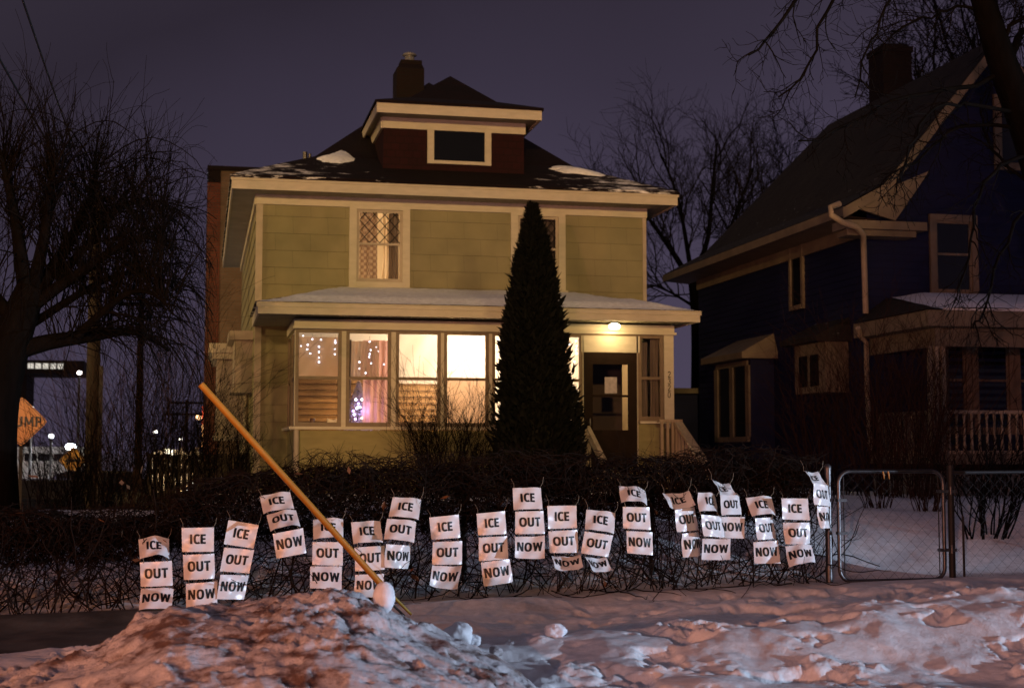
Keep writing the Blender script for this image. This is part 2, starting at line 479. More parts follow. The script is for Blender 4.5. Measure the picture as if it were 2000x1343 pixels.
def ground_h(x, y):
    g = base_ground(x, y)
    near = sstep(6, 7.5, y) * (1 - sstep(10.6, 11.3, y))
    soft = .10 * fbm(x * .75 + 3, y * 1.1, 3, 3) + .035 * fbm(x * 2.1, y * 2.6, 3, 7)
    rough = sstep(.10, .40, fbm(x * 1.4 + 9, y * 2.2, 4, 15))
    chunk = rough * (.012 * np.abs(fbm(x * 5.2, y * 7.0, 4, 11)) + .050 * fbm(x * 8, y * 11, 4, 21)) + .006 * fbm(x * 9, y * 9, 3, 23)
    pits = -.07 * sstep(.12, .55, fbm(x * 2.6 + 40, y * 4.0, 4, 27)) + rough * .018 * (1 - 2 * np.abs(fbm(x * 11, y * 15, 3, 28)))
    lump = soft + chunk + pits
    g = g + near * lump * (.45 + .55 * sstep(-3.5, -.2, x))
    walk = sstep(11.0, 11.5, y) * (1 - sstep(12.4, 13.0, y))
    g = g + walk * ((.11 * fbm(x * 1.1, y * 1.5, 4, 31) + (.02 * fbm(x * 6, y * 7, 3, 33) - .055 * sstep(.18, .42, fbm(x * 3.1 + 5, y * 3.6, 3, 35)))) * sstep(1.0, 1.8, x))
    bank = sstep(13.2, 14.2, y) * (1 - sstep(30, 40, y))
    g = g + bank * (.10 * fbm(x * .7, y * .7, 4, 41) + .02 * fbm(x * 3, y * 3, 3, 43))
    return g


def gh(x, y):
    return float(ground_h(np.array([float(x)]), np.array([float(y)]))[0])


def axis(dense0, dense1, step, lo, hi, g=1.16):
    a = list(np.arange(dense0, dense1, step)); s = step; v = a[-1]
    while v < hi:
        s *= g; v += s; a.append(v)
    s = step; v = a[0]
    while v > lo:
        s *= g; v -= s; a.insert(0, v)
    return np.array(a)


gx = axis(-1.6, 7.6, .0165, -500, 500); gy = np.concatenate([axis(7.6, 11.0, .0135, -60, 11.0)[:-1], axis(11.0, 13.2, .03, 10.99, 900)[1:]])
GX, GY = np.meshgrid(gx, gy)
m = MB(); m.grid(np.stack([GX, GY, ground_h(GX, GY)], -1))
ground = m.build('snow_ground', SNOW_FRONT, kind='structure')

# cleared wet pavement at the left, in front of the hedge
m = MB()
px_ = np.linspace(-14, 1.15, 120); py_ = np.linspace(10.6, 12.86, 24)
PX, PY = np.meshgrid(px_, py_)
m.grid(np.stack([PX, PY, np.where(PY < 11.8, base_ground(PX, np.full_like(PY, 11.8)), base_ground(PX, PY)) + .045 - .09 * sstep(.4, 1.15, PX) + .004 * fbm(PX * 2, PY * 2, 2, 5)], -1))
m.build('pavement', PAVE, kind='structure')

# ------------------------------------------------------------------ ploughed snow pile
crest_px = [(-260, 1345), (-100, 1320), (40, 1300), (180, 1268), (250, 1226), (300, 1196), (335, 1178), (440, 1176), (540, 1168), (590, 1152), (640, 1146), (690, 1158), (740, 1180),
            (790, 1204), (850, 1222), (900, 1244), (960, 1272), (1010, 1300), (1080, 1345)]
cx, cz = zip(*[(P(a, b, 9.0).x, P(a, b, 9.0).z) for a, b in crest_px])
xs = np.arange(-2.4, 2.8, .014); ys = np.arange(6.4, 11.2, .016)
X, Y = np.meshgrid(xs, ys)
H = np.interp(X, cx, cz)
prof = np.where(Y < 9.0, np.exp(-((Y - 9.0) / 1.75) ** 2), np.exp(-((Y - 9.0) / .75) ** 2))
H = H * prof
warp = fbm(X * 1.3, Y * 1.3, 3, 51)
bill = np.abs(fbm(X * 2.3 + warp, Y * 2.3 - warp, 5, 61, .55))
H = H + prof * (.10 * (bill - .22) + (.12 + .75 * sstep(-.1, .4, fbm(X * 1.7, Y * 2.2, 3, 90))) * (.04 * np.abs(fbm(X * 6, Y * 8, 4, 71)) + .05 * fbm(X * 13, Y * 22, 4, 81) + .02 * fbm(X * 30, Y * 40, 3, 85)) + .008 * fbm(X * 18, Y * 24, 3, 87)
                - .05 * sstep(.2, .45, fbm(X * 6, Y * 11, 3, 88))) * np.clip(H * 3, 0, 1)
H = H - .12 * (1 - sstep(0, .25, H)) - .02
m = MB(); m.grid(np.stack([X, Y, H], -1))
pile = m.build('snow_pile', SNOW_DIRTY)
tag(pile, 'ploughed heap of dirty snow in the left foreground with brown grit', 'snow pile')


def lump_mesh(c, rx, ry, rz, amp, seed, nu=40, nv=24):
    u = np.linspace(0, 2 * math.pi, nu); v = np.linspace(0, math.pi, nv)
    U, V = np.meshgrid(u, v)
    d = 1 + amp * fbm(np.cos(U) * np.sin(V) * 1.6 + 5 + seed, np.sin(U) * np.sin(V) * 1.6 + np.cos(V) * 1.6, 4, seed)
    mb = MB()
    mb.grid(np.stack([c[0] + rx * d * np.sin(V) * np.cos(U), c[1] + ry * d * np.sin(V) * np.sin(U), c[2] + rz * d * np.cos(V)], -1))
    return mb


c = P(750, 1166, 8.75)
o = lump_mesh(c, .068, .068, .098, .06, 5).build('snow_lump', SNOW_ROOF)
tag(o, 'smooth egg-shaped white lump of snow beside the yellow pole foot', 'snow lump')
for i, (px, py, Yv, r, lab) in enumerate([
        (893, 1240, 9.6, .10, 'rounded snow chunk at the right foot of the dirty heap'),
        (925, 1250, 9.65, .05, 'small snow chunk touching the larger rounded chunk'),
        (1083, 1234, 10.0, .075, 'upright snow chunk with a dark crack, right of the heap'),
        (968, 1272, 9.2, .045, 'dark icy chunk below the rounded snow chunk'),
        (510, 1338, 8.0, .07, 'white chunk poking up at the bottom edge of the heap')]):
    c = P(px, py, Yv)
    o = lump_mesh(c, r, r, r * .8, .35, 20 + i).build('snow_chunk', SNOW_DIRTY if i == 3 else SNOW_ROOF)
    tag(o, lab, 'snow chunk', 'loose snow chunks around the heap')

# ------------------------------------------------------------------ glyphs
def ring(cx, cy, rx, ry, s, a0, a1, n=16, sx=None):
    sx = sx or s
    q = []
    for k in range(n):
        t0 = R(a0 + (a1 - a0) * k / n); t1 = R(a0 + (a1 - a0) * (k + 1) / n)
        def pt(t, o):
            a, b = (rx - sx * o, ry - s * o)
            # super-ellipse for the squarish bold letters
            cs, sn = math.cos(t), math.sin(t); e = .8
            return (cx + a * math.copysign(abs(cs) ** e, cs), cy + b * math.copysign(abs(sn) ** e, sn))
        q.append([pt(t0, 0), pt(t1, 0), pt(t1, 1), pt(t0, 1)])
    return q


def bar(x0, y0, x1, y1, w):
    """stroke from a to b with horizontal width w"""
    return [[(x0 - w / 2, y0), (x0 + w / 2, y0), (x1 + w / 2, y1), (x1 - w / 2, y1)]]


def rc(x0, x1, y0, y1): return [[(x0, y0), (x1, y0), (x1, y1), (x0, y1)]]


s_ = .24
GLYPH = {
    'I': (.26, rc(0, .25, 0, 1)),
    'C': (.62, ring(.40, .5, .40, .52, .2, 48, 312, 20, .25)),
    'E': (.56, rc(0, .25, 0, 1) + rc(.25, .55, 0, .2) + rc(.25, .52, .41, .6) + rc(.25, .55, .8, 1)),
    'O': (.84, ring(.42, .5, .42, .52, .2, 0, 360, 28, .26)),
    'U': (.76, rc(0, .25, .36, 1) + rc(.5, .75, .36, 1) + ring(.375, .37, .375, .39, .2, 180, 360, 14, .25)),
    'T': (.66, rc(0, .66, .8, 1) + rc(.205, .455, 0, .8)),
    'N': (.78, rc(0, .23, 0, 1) + rc(.54, .77, 0, 1) + bar(.135, 1, .635, 0, .27)),
    'W': (1.06, bar(.11, 1, .29, 0, .23) + bar(.53, .95, .29, 0, .2) + bar(.53, .95, .77, 0, .2) + bar(.95, 1, .77, 0, .23)),
    'B': (.64, rc(0, .2, 0, 1) + ring(.2, .75, .36, .25, .17, -90, 90, 10, .19) + ring(.2, .28, .42, .28, .17, -90, 90, 10, .2)),
    'M': (.9, rc(0, .19, 0, 1) + rc(.69, .88, 0, 1) + bar(.11, 1, .44, .2, .22) + bar(.77, 1, .44, .2, .22)),
    'P': (.62, rc(0, .2, 0, 1) + ring(.2, .69, .4, .31, .17, -90, 90, 10, .2)),
    '2': (.6, ring(.3, .72, .28, .28, .13, -15, 180, 12) + bar(.5, .66, .1, .1, .16) + rc(.02, .6, 0, .13)),
    '3': (.6, ring(.28, .74, .28, .26, .13, -90, 170, 12) + ring(.28, .27, .3, .27, .13, -170, 90, 12)),
    '0': (.64, ring(.3, .5, .3, .5, .13, 0, 360, 20)),
}


def text_quads(txt, gap=.1):
    x = 0; out = []
    for ch in txt:
        w, q = GLYPH[ch]
        for k, a in enumerate(q):
            out.append([(x + p[0], p[1]) for p in a])
        x += w + gap
    w = x - gap
    return out, w


def glyph_mesh(mb, txt, surf, uc, vc, hgt, aspect, gap=.1, sub=3, mi=0):
    """lay the word on surf(u,v,offset): centred at uc,vc, letter height hgt in v units; aspect = du per dv"""
    q, w = text_quads(txt, gap)
    for k, a in enumerate(q):
        a = np.array(a)
        t = np.linspace(0, 1, sub + 1)
        A, B = np.meshgrid(t, t)
        pts = (a[0] * ((1 - A) * (1 - B))[..., None] + a[1] * (A * (1 - B))[..., None] + a[2] * (A * B)[..., None] + a[3] * ((1 - A) * B)[..., None])
        uu = uc + (pts[..., 0] - w / 2) * hgt * aspect
        vv = vc - (pts[..., 1] - .5) * hgt
        mb.grid(surf(uu, vv, .0022 + .00004 * (k % 7)), mi, False)


# ------------------------------------------------------------------ protest signs on the hedge
SIGNS = [
    ('leftmost ICE OUT NOW strip, its top sheet bowed outward, foot behind the snow heap', [((270.4,1053),(330,1050.6),(273,1093),(331,1090),.05),((273.4,1097.5),(335.7,1094.4),(274.7,1145),(337.5,1142.5),.02),((275.4,1149.4),(339.2,1148.6),(270.9,1191),(335,1190),.02)]),
    ('second ICE OUT NOW strip from the left, hanging straight, NOW sheet sunk behind snow', [((354.7,1030.4),(418,1029),(355.7,1077),(417.7,1076.5),.015),((357.2,1082.8),(418.5,1080.3),(359,1131.6),(420,1128.6),.03),((362.8,1139),(424.3,1134),(363.3,1186),(424.3,1182),.03)]),
    ('ICE OUT NOW strip leaning to the right with orange tint, third from the left', [((446.3,1015),(505.3,1024.6),(437,1062),(495,1071),-.02),((438,1068.4),(496.5,1073.4),(429.4,1115),(486.8,1119),-.01),((429.9,1120),(486.8,1124),(423.5,1167.8),(476.7,1171),.01)]),
    ('ICE OUT NOW strip hung high and tilted left, just left of the yellow pole', [((507,969.6),(566.6,960),(514.7,1003.3),(574.7,993.7),.02),((520.5,1006.3),(578,995),(528.6,1038),(586.8,1027.8),.03),((532.4,1041.8),(592,1030.4),(540,1090),(598,1079),.02)]),
    ('ICE OUT NOW strip whose ICE sheet is crossed by the yellow pole', [((611.4,1015),(670.4,1013),(612,1054.4),(670.4,1052),.03),((610.4,1057.5),(669.6,1058),(610,1102.5),(669.6,1103.8),.01),((605.8,1105.6),(667.8,1105.6),(605.3,1148),(667,1152),.01)]),
    ('ICE OUT NOW strip whose OUT and NOW sheets are crossed by the yellow pole', [((685.3,1020),(742.8,1017),(690.4,1062),(748,1059),.02),((692.4,1068.4),(751,1064.6),(693.7,1115),(751,1111.4),.015),((693.7,1121.5),(750,1119.7),(691,1164),(748,1166),.02)]),
    ('ICE OUT NOW strip slanting down to the left, right of the yellow pole', [((766.8,971),(822.8,975),(759,1009),(817.5,1015),.02),((755.7,1012.7),(813,1018),(749.9,1053),(808.6,1060),.02),((751.6,1060.8),(805.6,1065.8),(749,1106),(799,1111.4),.03)]),
    ('ICE OUT NOW strip with a shiny crease through its NOW sheet, below the bare shrub', [((838,1010),(896,1004),(843,1053),(899,1049),.02),((845,1057.5),(903,1055.7),(844,1101.8),(902,1101),.02),((844.3,1102.5),(902,1103.8),(839,1142),(893.4,1149.4),-.03)]),
    ('ICE OUT NOW strip with a glossy curled lower right corner and dark edge', [((930.4,1002.5),(986.6,997),(934,1044.8),(989,1041.8),.02),((934.7,1048.9),(991,1046),(935.4,1095),(992.4,1090.4),.02),((939,1097.5),(995.4,1090.4),(944.8,1144.3),(1001.8,1135.4),.03)]),
    ('ICE OUT NOW strip hung high below the evergreen with a twig across OUT', [((1001,953),(1056.4,952),(1003.4,995.9),(1059.6,994.4),.015),((1006,998.3),(1061.4,997),(1006.5,1042.4),(1064,1041.5),.015),((1006,1047),(1064,1045),(1005.6,1088),(1064,1089.5),-.02)]),
    ('ICE OUT NOW strip with short NOW sheet kicked outward, orange ICE sheet', [((1068.9,987.5),(1125.7,986.6),(1071,1032.5),(1127,1030.7),-.015),((1070.7,1036.8),(1128,1033.7),(1073.9,1079),(1129.4,1078.3),.02),((1077.3,1083.4),(1133,1082.4),(1083.8,1108.5),(1139.6,1105.7),-.03)]),
    ('ICE OUT NOW strip with slanted OUT sheet and NOW sheet twisted to a point', [((1144.8,995),(1202,1001.5),(1142.8,1034),(1199,1042.4),.02),((1141.5,1036.8),(1197.7,1045),(1135,1079.6),(1188,1087),.02),((1138.7,1083.4),(1186,1087.6),(1151.7,1108.5),(1200,1112),-.03)]),
    ('ICE OUT NOW strip hung high below the porch steps, ICE sheet creased', [((1208.5,950),(1260.6,956.8),(1213.7,982),(1264,986.6),.035),((1216,989),(1268.6,990),(1217.4,1031),(1270.9,1034),.015),((1223,1035.9),(1274.6,1038.7),(1225.2,1079.6),(1275,1083.4),.015)]),
    ('ICE OUT NOW strip with flapping ICE sheet, its right edge under the next strip', [((1294,961.4),(1345.3,958),(1308,989.5),(1359,984.5),-.03),((1312.8,994.6),(1361.5,990),(1318.6,1037.8),(1368,1035),.02),((1327.2,1040.8),(1370,1038),(1328.8,1087),(1372,1084),.04)]),
    ('ICE OUT NOW strip overlapping both neighbours in the cluster of three', [((1358,961.4),(1402,967),(1360.4,998.6),(1406,1004),.04),((1364,1003.6),(1413,1009),(1370.5,1045.8),(1419.7,1050),.02),((1372,1050.8),(1426.7,1051.5),(1370.5,1092),(1426.3,1092),-.01)]),
    ('ICE OUT NOW strip with its ICE sheet folded back and the N of NOW covered', [((1386.5,933.9),(1427.7,944),(1400.6,960.4),(1443.8,964.4),-.03),((1401,966.4),(1448.8,967.8),(1405.6,1005.6),(1453,1006),.015),((1403,1008.6),(1454.5,1009),(1405,1050),(1453.9,1051),.0)]),
    ('ICE OUT NOW strip leaning left between the cluster of three and the orange-tinted strip', [((1455.9,972.5),(1507,969.4),(1469,1008.6),(1514.8,1006),.03),((1468.5,1011),(1514,1010),(1475,1052.9),(1521,1051.9),.02),((1471,1057.9),(1519,1054.9),(1474,1100),(1524.6,1099),.01)]),
    ('ICE OUT NOW strip second from the gate, ICE orange and NOW swung outward', [((1526,972.5),(1577.5,972.9),(1528.8,1013.7),(1582,1015.7),-.01),((1528.8,1019.7),(1581.5,1019.7),(1533.7,1061.9),(1582,1061),.04),((1533.3,1067),(1584.5,1063),(1541.3,1107.7),(1593,1098),.03)]),
    ('rightmost ICE OUT NOW strip hung highest on the post beside the gate', [((1566.4,918),(1602.6,921),(1580.5,939),(1620.7,946),-.02),((1582.5,942.3),(1623.7,948.3),(1585,984.5),(1626,989.5),.02),((1589.5,987.5),(1625.7,991.6),(1596,1030.8),(1620.7,1031.8),.04)]),
]
YS = 12.86
SW, SH = .279, .216


def sheet_surface(q, y0, bow, prev):
    """rectangle hung in the plane of the hedge; where the photo shows it foreshortened it tips or turns in depth"""
    a, b, c, d = [P(x, y, y0) for x, y in q]
    hgt = ((a - c).length + (b - d).length) / 2
    wid = ((a - b).length + (c - d).length) / 2
    dv = math.sqrt(max(0, SH * SH - hgt * hgt)) if hgt < SH * .93 else 0
    du = math.sqrt(max(0, SW * SW - wid * wid)) if wid < SW * .9 else 0
    dv = min(dv, .15); du = min(du, .13)
    if prev == 'top':            # tops fall back over the hedge, feet kick outward
        a, b = P(*q[0], y0 + dv), P(*q[1], y0 + dv)
    else:
        c, d = P(*q[2], y0 - dv), P(*q[3], y0 - dv)
    if du:
        sh = Vector((0, du * .5, 0))
        b = b + sh; d = d + sh; a = a - sh; c = c - sh
    A, B, C_, D = [np.array(v) for v in (a, b, c, d)]
    nrm = np.cross(B - A, C_ - A); nrm /= np.linalg.norm(nrm)
    if nrm[1] > 0: nrm = -nrm

    def surf(u, v, off=0):
        u = np.asarray(u)[..., None]; v = np.asarray(v)[..., None]
        p = A * (1 - u) * (1 - v) + B * u * (1 - v) + C_ * (1 - u) * v + D * u * v
        w = bow * 1.4 * (4 * u * (1 - u)) * (.6 + .4 * v) + (.003 + abs(bow) * .12) * np.sin(9 * u + 5 * v + 60 * bow) + .0015 * np.sin(13 * v - 7 * u)
        return p + nrm * (w + off)
    return surf, (A + B) / 2


words = ('ICE', 'OUT', 'NOW')
for i, (lab, sheets) in enumerate(SIGNS):
    ydep = YS - (.10 if i == 14 else 0) + (.05 if i == 15 else 0) - .04 * (i % 2)
    cpos = P(*sheets[0][0], ydep)
    t = thing('protest_sign', lab, 'protest sign', tuple(cpos), 'ICE OUT NOW sign strips on the hedge fence')
    for k, (a, b, c_, d, bow) in enumerate(sheets):
        surf, top = sheet_surface((a, b, c_, d), ydep, bow, 'top' if k == 0 else 'low')
        mb = MB()
        g = np.linspace(0, 1, 41); U, V = np.meshgrid(g, g)
        front = surf(U, V, 0); back = surf(U, V, -.0012)
        mb.grid(front); mb.grid(back[:, ::-1])
        for e_ in (0, -1):
            mb.grid(np.stack([front[e_], back[e_]])); mb.grid(np.stack([front[:, e_], back[:, e_]]))
        sh = mb.build('paper_sheet', PAPER, t)
        mb = MB()
        glyph_mesh(mb, words[k], surf, .5, .47, .40, SH / SW * (.98 if k != 2 else .96), .10 if k != 1 else .08, 6)
        mb.build('lettering', INK, sh)
    # string ties: from the top corners up into the vines, and between the sheets
    mb = MB()
    for (q0, q1) in ((sheets[0][0], (-3, -14)), (sheets[0][1], (5, -18))):
        p0 = P(q0[0] + (3 if q1[0] < 0 else -3), q0[1] + 2, ydep - .01); p1 = P(q0[0] + q1[0], q0[1] + q1[1] - random.random() * 8, ydep + .12)
        mid = (p0 + p1) / 2 + Vector((.01, -.01, 0))
        mb.tubes([[p0, mid, p1]], [[.0016] * 3], 4)
    for k in (0, 1):
        for f in (.12, .88):
            lo = sheets[k]; hi = sheets[k + 1]
            p0 = P(lo[2][0] * (1 - f) + lo[3][0] * f, lo[2][1] * (1 - f) + lo[3][1] * f - 2, ydep - .012)
            p1 = P(hi[0][0] * (1 - f) + hi[1][0] * f, hi[0][1] * (1 - f) + hi[1][1] * f + 2, ydep - .012)
            mb.tubes([[p0, p1]], [[.0022] * 2], 4)
    mb.build('string', mat('string', (.35, .28, .2), .8) if i == 0 else bpy.data.materials['string'], t)

# ------------------------------------------------------------------ chain-link fence, gate
FY = 13.62


def chainlink(mb, x0, x1, z0f, z1f, y, pitch=.06, r=.0016):
    n = int((x1 - x0) / pitch) + 1
    for i in range(n):
        xx = x0 + i * pitch
        z0 = z0f(xx); z1 = z1f(xx)
        k = int((z1 - z0) / pitch) + 1
        zz = z0 + np.arange(k + 1) * (z1 - z0) / k
        side = np.where(np.arange(k + 1) % 2 == 0, -.5, .5) * pitch * (1 if i % 2 == 0 else -1)
        pts = np.stack([np.clip(xx + pitch / 2 + side * 1.02, x0, x1), y + .003 * np.sign(side), zz], -1)
        mb.tubes([pts], [np.full(k + 1, r)], 3)


def fz0(x): return .24 + .02 * x
def fz1(x): return 1.20 + .02 * x - (.42 if x < 0.2 else 0)


t = thing('chain_link_fence', 'chain link fence under the tangled vines with the sign strips', 'fence', (-5, FY, 0))
mb = MB(); chainlink(mb, -5.0, 6.0, fz0, fz1, FY); mb.build('wire_mesh', STEEL_DK, t)
mb = MB(); mb.tubes([[(-5, FY, fz1(-5)), (0, FY, fz1(0)), (6.0, FY, fz1(6))]], [[.02] * 3], 8); mb.build('top_rail', STEEL_DK, t)
for xx in (-4.9, -2.4, .1, 2.5, 4.4):
    mb = MB(); mb.cyl((xx, FY + .03, fz0(xx) - .3), (xx, FY + .03, fz1(xx) + .03), .027); mb.build('post', STEEL_DK, t)
xx = 6.02
mb = MB(); mb.cyl((xx, 13.05, fz0(xx) - .3), (xx, 13.05, 1.42), .033, sides=16)
mb.lathe((xx, 13.05, 1.42), [(.036, 0), (.036, .03), (.02, .05), (0, .055)], 14)
mb.build('gate_post', STEEL, t)

gp = thing('garden_gate', 'closed chain link garden gate in a rounded steel tube frame', 'gate', (6.1, 13, .3))
gx0, gx1, gz0, gz1, rr = P(1638, 1000, 13).x, P(1843, 1000, 13).x, P(1740, 1133, 13).z, P(1740, 920, 13).z, .12
pts = []
for (cx_, cz_, a0) in ((gx1 - rr, gz1 - rr, 90), (gx1 - rr, gz0 + rr, 0), (gx0 + rr, gz0 + rr, -90), (gx0 + rr, gz1 - rr, -180)):
    for k in range(7):
        a = R(a0 - 90 * k / 6)
        pts.append((cx_ + rr * math.cos(a), 13, cz_ + rr * math.sin(a)))
pts.append(pts[0]); pts.insert(0, pts[-2])
mb = MB(); mb.tubes([pts], [[.019] * len(pts)], 12); mb.build('tube_frame', STEEL, gp)
mb = MB(); chainlink(mb, gx0 + .02, gx1 - .02, lambda x: gz0 + .01, lambda x: gz1 - .01, 13, .062, .0015); mb.build('wire_mesh', STEEL_DK, gp)
for xx in (gx0 + .055, gx1 - .055):
    mb = MB(); mb.cyl((xx, 13, gz0 + .05), (xx, 13, gz1 - .05), .006, sides=8); mb.build('tension_bar', STEEL_DK, gp)
for zz in (1.12, .80):
    mb = MB(); mb.box(gx0 - .02, gx0 + .075, 12.965, 13.03, zz - .014, zz + .014); mb.build('clamp', STEEL, gp)
for zz in (1.20, .62):
    mb = MB(); mb.box(gx1 - .06, gx1 + .12, 12.97, 13.03, zz - .014, zz + .014); mb.cyl((gx1 + .06, 12.96, zz - .03), (gx1 + .06, 12.96, zz + .05), .014); mb.build('hinge', STEEL, gp)
cA = P(1724, 928, 12.96)
mb = MB()
for dx in (0, .055):
    mb.tubes([[(cA.x + dx, 12.955, gz1 + .0), (cA.x + dx + .006, 12.95, gz1 - .03), (cA.x + dx + .012, 12.955, gz1 - .075)]], [[.008, .008, .004]], 6)
mb.build('ribbon', YELLOW, gp, label='two orange plastic tie ends hanging from the top tube')

f2 = thing('chain_link_fence', 'chain link fence right of the gate, in front of the blue house', 'fence', (7.3, 13, .3))
mb = MB(); chainlink(mb, 7.34, 14, lambda x: .32, lambda x: 1.38, 13.03); mb.build('wire_mesh', STEEL_DK, f2)
mb = MB(); mb.cyl((7.33, 13.03, 0), (7.33, 13.03, 1.46), .033, sides=14); mb.build('post', STEEL_DK, f2)
mb = MB(); mb.cyl((7.47, 13.05, .1), (7.47, 13.05, .95), .012, sides=8); mb.build('stake', STEEL_DK, f2)
mb = MB(); mb.cyl((7.33, 13.03, 1.385), (14, 13.03, 1.42), .018, sides=8); mb.build('top_rail', STEEL_DK, f2)
for xx in (9.8, 12.3):
    mb = MB(); mb.cyl((xx, 13.05, 0), (xx, 13.05, 1.42), .027); mb.build('post', STEEL_DK, f2)

# ------------------------------------------------------------------ yellow guy-wire guard
gb, gt = P(762, 1160, 11.9), P(392, 750, 11.6)
gg = thing('guy_wire_guard', 'long yellow plastic tube slanting up to the left across the signs', 'pole guard', tuple(P(805, 1198, 12)))
mb = MB()
n = 18
pts = np.array([gb + (gt - gb) * k / n for k in range(n + 1)])
mb.tubes([pts], [np.full(n + 1, .027)], 14)
mb.build('guard_tube', YELLOW, gg)
mb = MB(); mb.tubes([[gb + Vector((-.02, .02, .03)), P(803, 1199, 12)]], [[.014, .012]], 8); mb.build('anchor_rod', YELLOW_DK, gg)
mb = MB(); mb.tubes([[gb + Vector((-.07, .02, .0)), P(790, 1202, 12)]], [[.010, .010]], 8); mb.build('guy_wire', STEEL_DK, gg)

# ------------------------------------------------------------------ branching
def branch(out, p, d, r, L, lev, maxlev, rng, nseg=6, wob=.18, up=.0, kids=(4, 6), spread=.7, ratio=.6, rratio=.55, rmin=.004, start=.25, droop=0.0):
    p = np.array(p, float); d = np.array(d, float); d /= np.linalg.norm(d)
    pts = [p.copy()]; dirs = [d.copy()]
    for k in range(nseg):
        d = d + rng.normal(0, wob, 3) + np.array([0, 0, up - droop * (k / nseg)])
        d /= np.linalg.norm(d)
        p = p + d * L / nseg
        pts.append(p.copy()); dirs.append(d.copy())
    f = np.linspace(1, .45 if lev < maxlev else .3, nseg + 1)
    out.append((lev, np.array(pts), np.maximum(r * f, rmin * .6)))
    if lev >= maxlev: return
    n = rng.integers(kids[0], kids[1] + 1)
    for c_ in range(n):
        tt = start + (1 - start) * (c_ + rng.random()) / n
        k = min(int(tt * nseg), nseg - 1); fr = tt * nseg - k
        q = pts[k] * (1 - fr) + pts[k + 1] * fr
        dd = dirs[k]
        rn = rng.normal(0, 1, 3); rn -= dd * rn.dot(dd); rn /= np.linalg.norm(rn)
        nd = dd * (1 - spread * .45) + rn * spread * (.7 + .5 * rng.random())
        rr_ = max(r * (1 - .5 * tt) * rratio * (.8 + .4 * rng.random()), rmin)
        branch(out, q, nd, rr_, L * ratio * (.7 + .6 * rng.random()), lev + 1, maxlev, rng, max(3, nseg - 1), wob, up, kids, spread, ratio, rratio, rmin, start, droop)


def tubes_from(mb, lst, sides=3):
    by = {}
    for (p, r) in lst: by.setdefault(len(p), []).append((p, r))
    for k, v in by.items():
        mb.tubes(np.array([a for a, _ in v]), np.array([b for _, b in v]), sides)


def build_tree(t, out, cut, bark, twig):
    a = MB(); tubes_from(a, [(p, r) for l, p, r in out if l < cut], 8); a.build('trunk', bark, t)
    b = MB(); tubes_from(b, [(p, r) for l, p, r in out if l >= cut], 3); b.build('crown', twig, t)


def px_line(pts, y0, y1=None):
    y1 = y0 if y1 is None else y1
    n = len(pts)
    return [np.array(P(a, b, y0 + (y1 - y0) * k / max(1, n - 1))) for k, (a, b) in enumerate(pts)]


def smooth_line(ctrl, n):
    ctrl = np.array(ctrl); s = np.linspace(0, 1, len(ctrl)); t_ = np.linspace(0, 1, n)
    out = np.stack([np.interp(t_, s, ctrl[:, k]) for k in range(3)], -1)
    for _ in range(2): out[1:-1] = (out[:-2] + 2 * out[1:-1] + out[2:]) / 4
    return out


# left street tree: short trunk, knotty limbs, dense upright shoots and arching side branches
rng = np.random.default_rng(3)
TY = 15.4
lt = thing('street_tree', 'dark bare tree at the left edge with dense upright shoots', 'tree', tuple(P(30, 1040, TY)))
out = []
tr = smooth_line(px_line([(-12, 1075), (-12, 1000), (-14, 900), (-12, 800), (8, 700), (34, 630), (62, 560)], TY), 16)
out.append((0, tr, np.interp(np.arange(16), [0, 2, 5, 10, 15], [.36, .26, .235, .22, .15])))
limbs = [([(20, 690), (90, 665), (150, 660), (200, 655), (240, 642), (290, 650), (330, 685)], .10, .3),
         ([(60, 600), (110, 560), (180, 520), (240, 470), (295, 455), (335, 485)], .075, -.3),
         ([(60, 590), (120, 500), (160, 430), (185, 370), (190, 320)], .085, .5),
         ([(55, 600), (40, 500), (30, 420), (10, 340), (0, 290)], .09, -.4),
         ([(40, 640), (-30, 560), (-80, 470), (-120, 400)], .09, .2),
         ([(65, 560), (90, 450), (95, 380), (110, 320)], .075, -.6),
         ([(110, 545), (180, 470), (230, 400), (280, 392), (320, 420)], .05, .6),
         ([(150, 655), (210, 600), (260, 562), (305, 572), (340, 615)], .05, -.7),
         ([(28, 655), (120, 595), (200, 545), (260, 525), (315, 540), (350, 575)], .05, .9)]
for pts, r, dy in limbs:
    ln = smooth_line(px_line(pts, TY, TY + dy), 12)
    out.append((1, ln, np.linspace(r, r * .16, 12)))
    n = 105
    for k in range(n):
        f = .18 + .8 * rng.random(); i = min(int(f * 11), 10)
        q = ln[i] + (ln[i + 1] - ln[i]) * rng.random()
        dirx = ln[i + 1] - ln[i]; dirx /= np.linalg.norm(dirx)
        if rng.random() < .62:
            L = .5 + 1.25 * rng.random() ** 1.3
            branch(out, q, (rng.normal(0, .30), rng.normal(0, .25), 1), .0085, L * .62, 3, 4, rng, 7, .12, .03, (3, 5), .5, .5, .5, .0036, .2)
        else:
            L = .4 + .9 * rng.random()
            branch(out, q, (dirx[0] * .9 + rng.normal(0, .35), rng.normal(0, .4), .25 + rng.normal(0, .3)), .010, L * 1.1, 3, 4, rng, 8, .14, -.05, (4, 6), .65, .5, .5, .0036, .2, .30)
out = [b_ for b_ in out if b_[0] < 3 or b_[1][:, 0].max() < .14]
build_tree(lt, out, 3, BARK, TWIG)

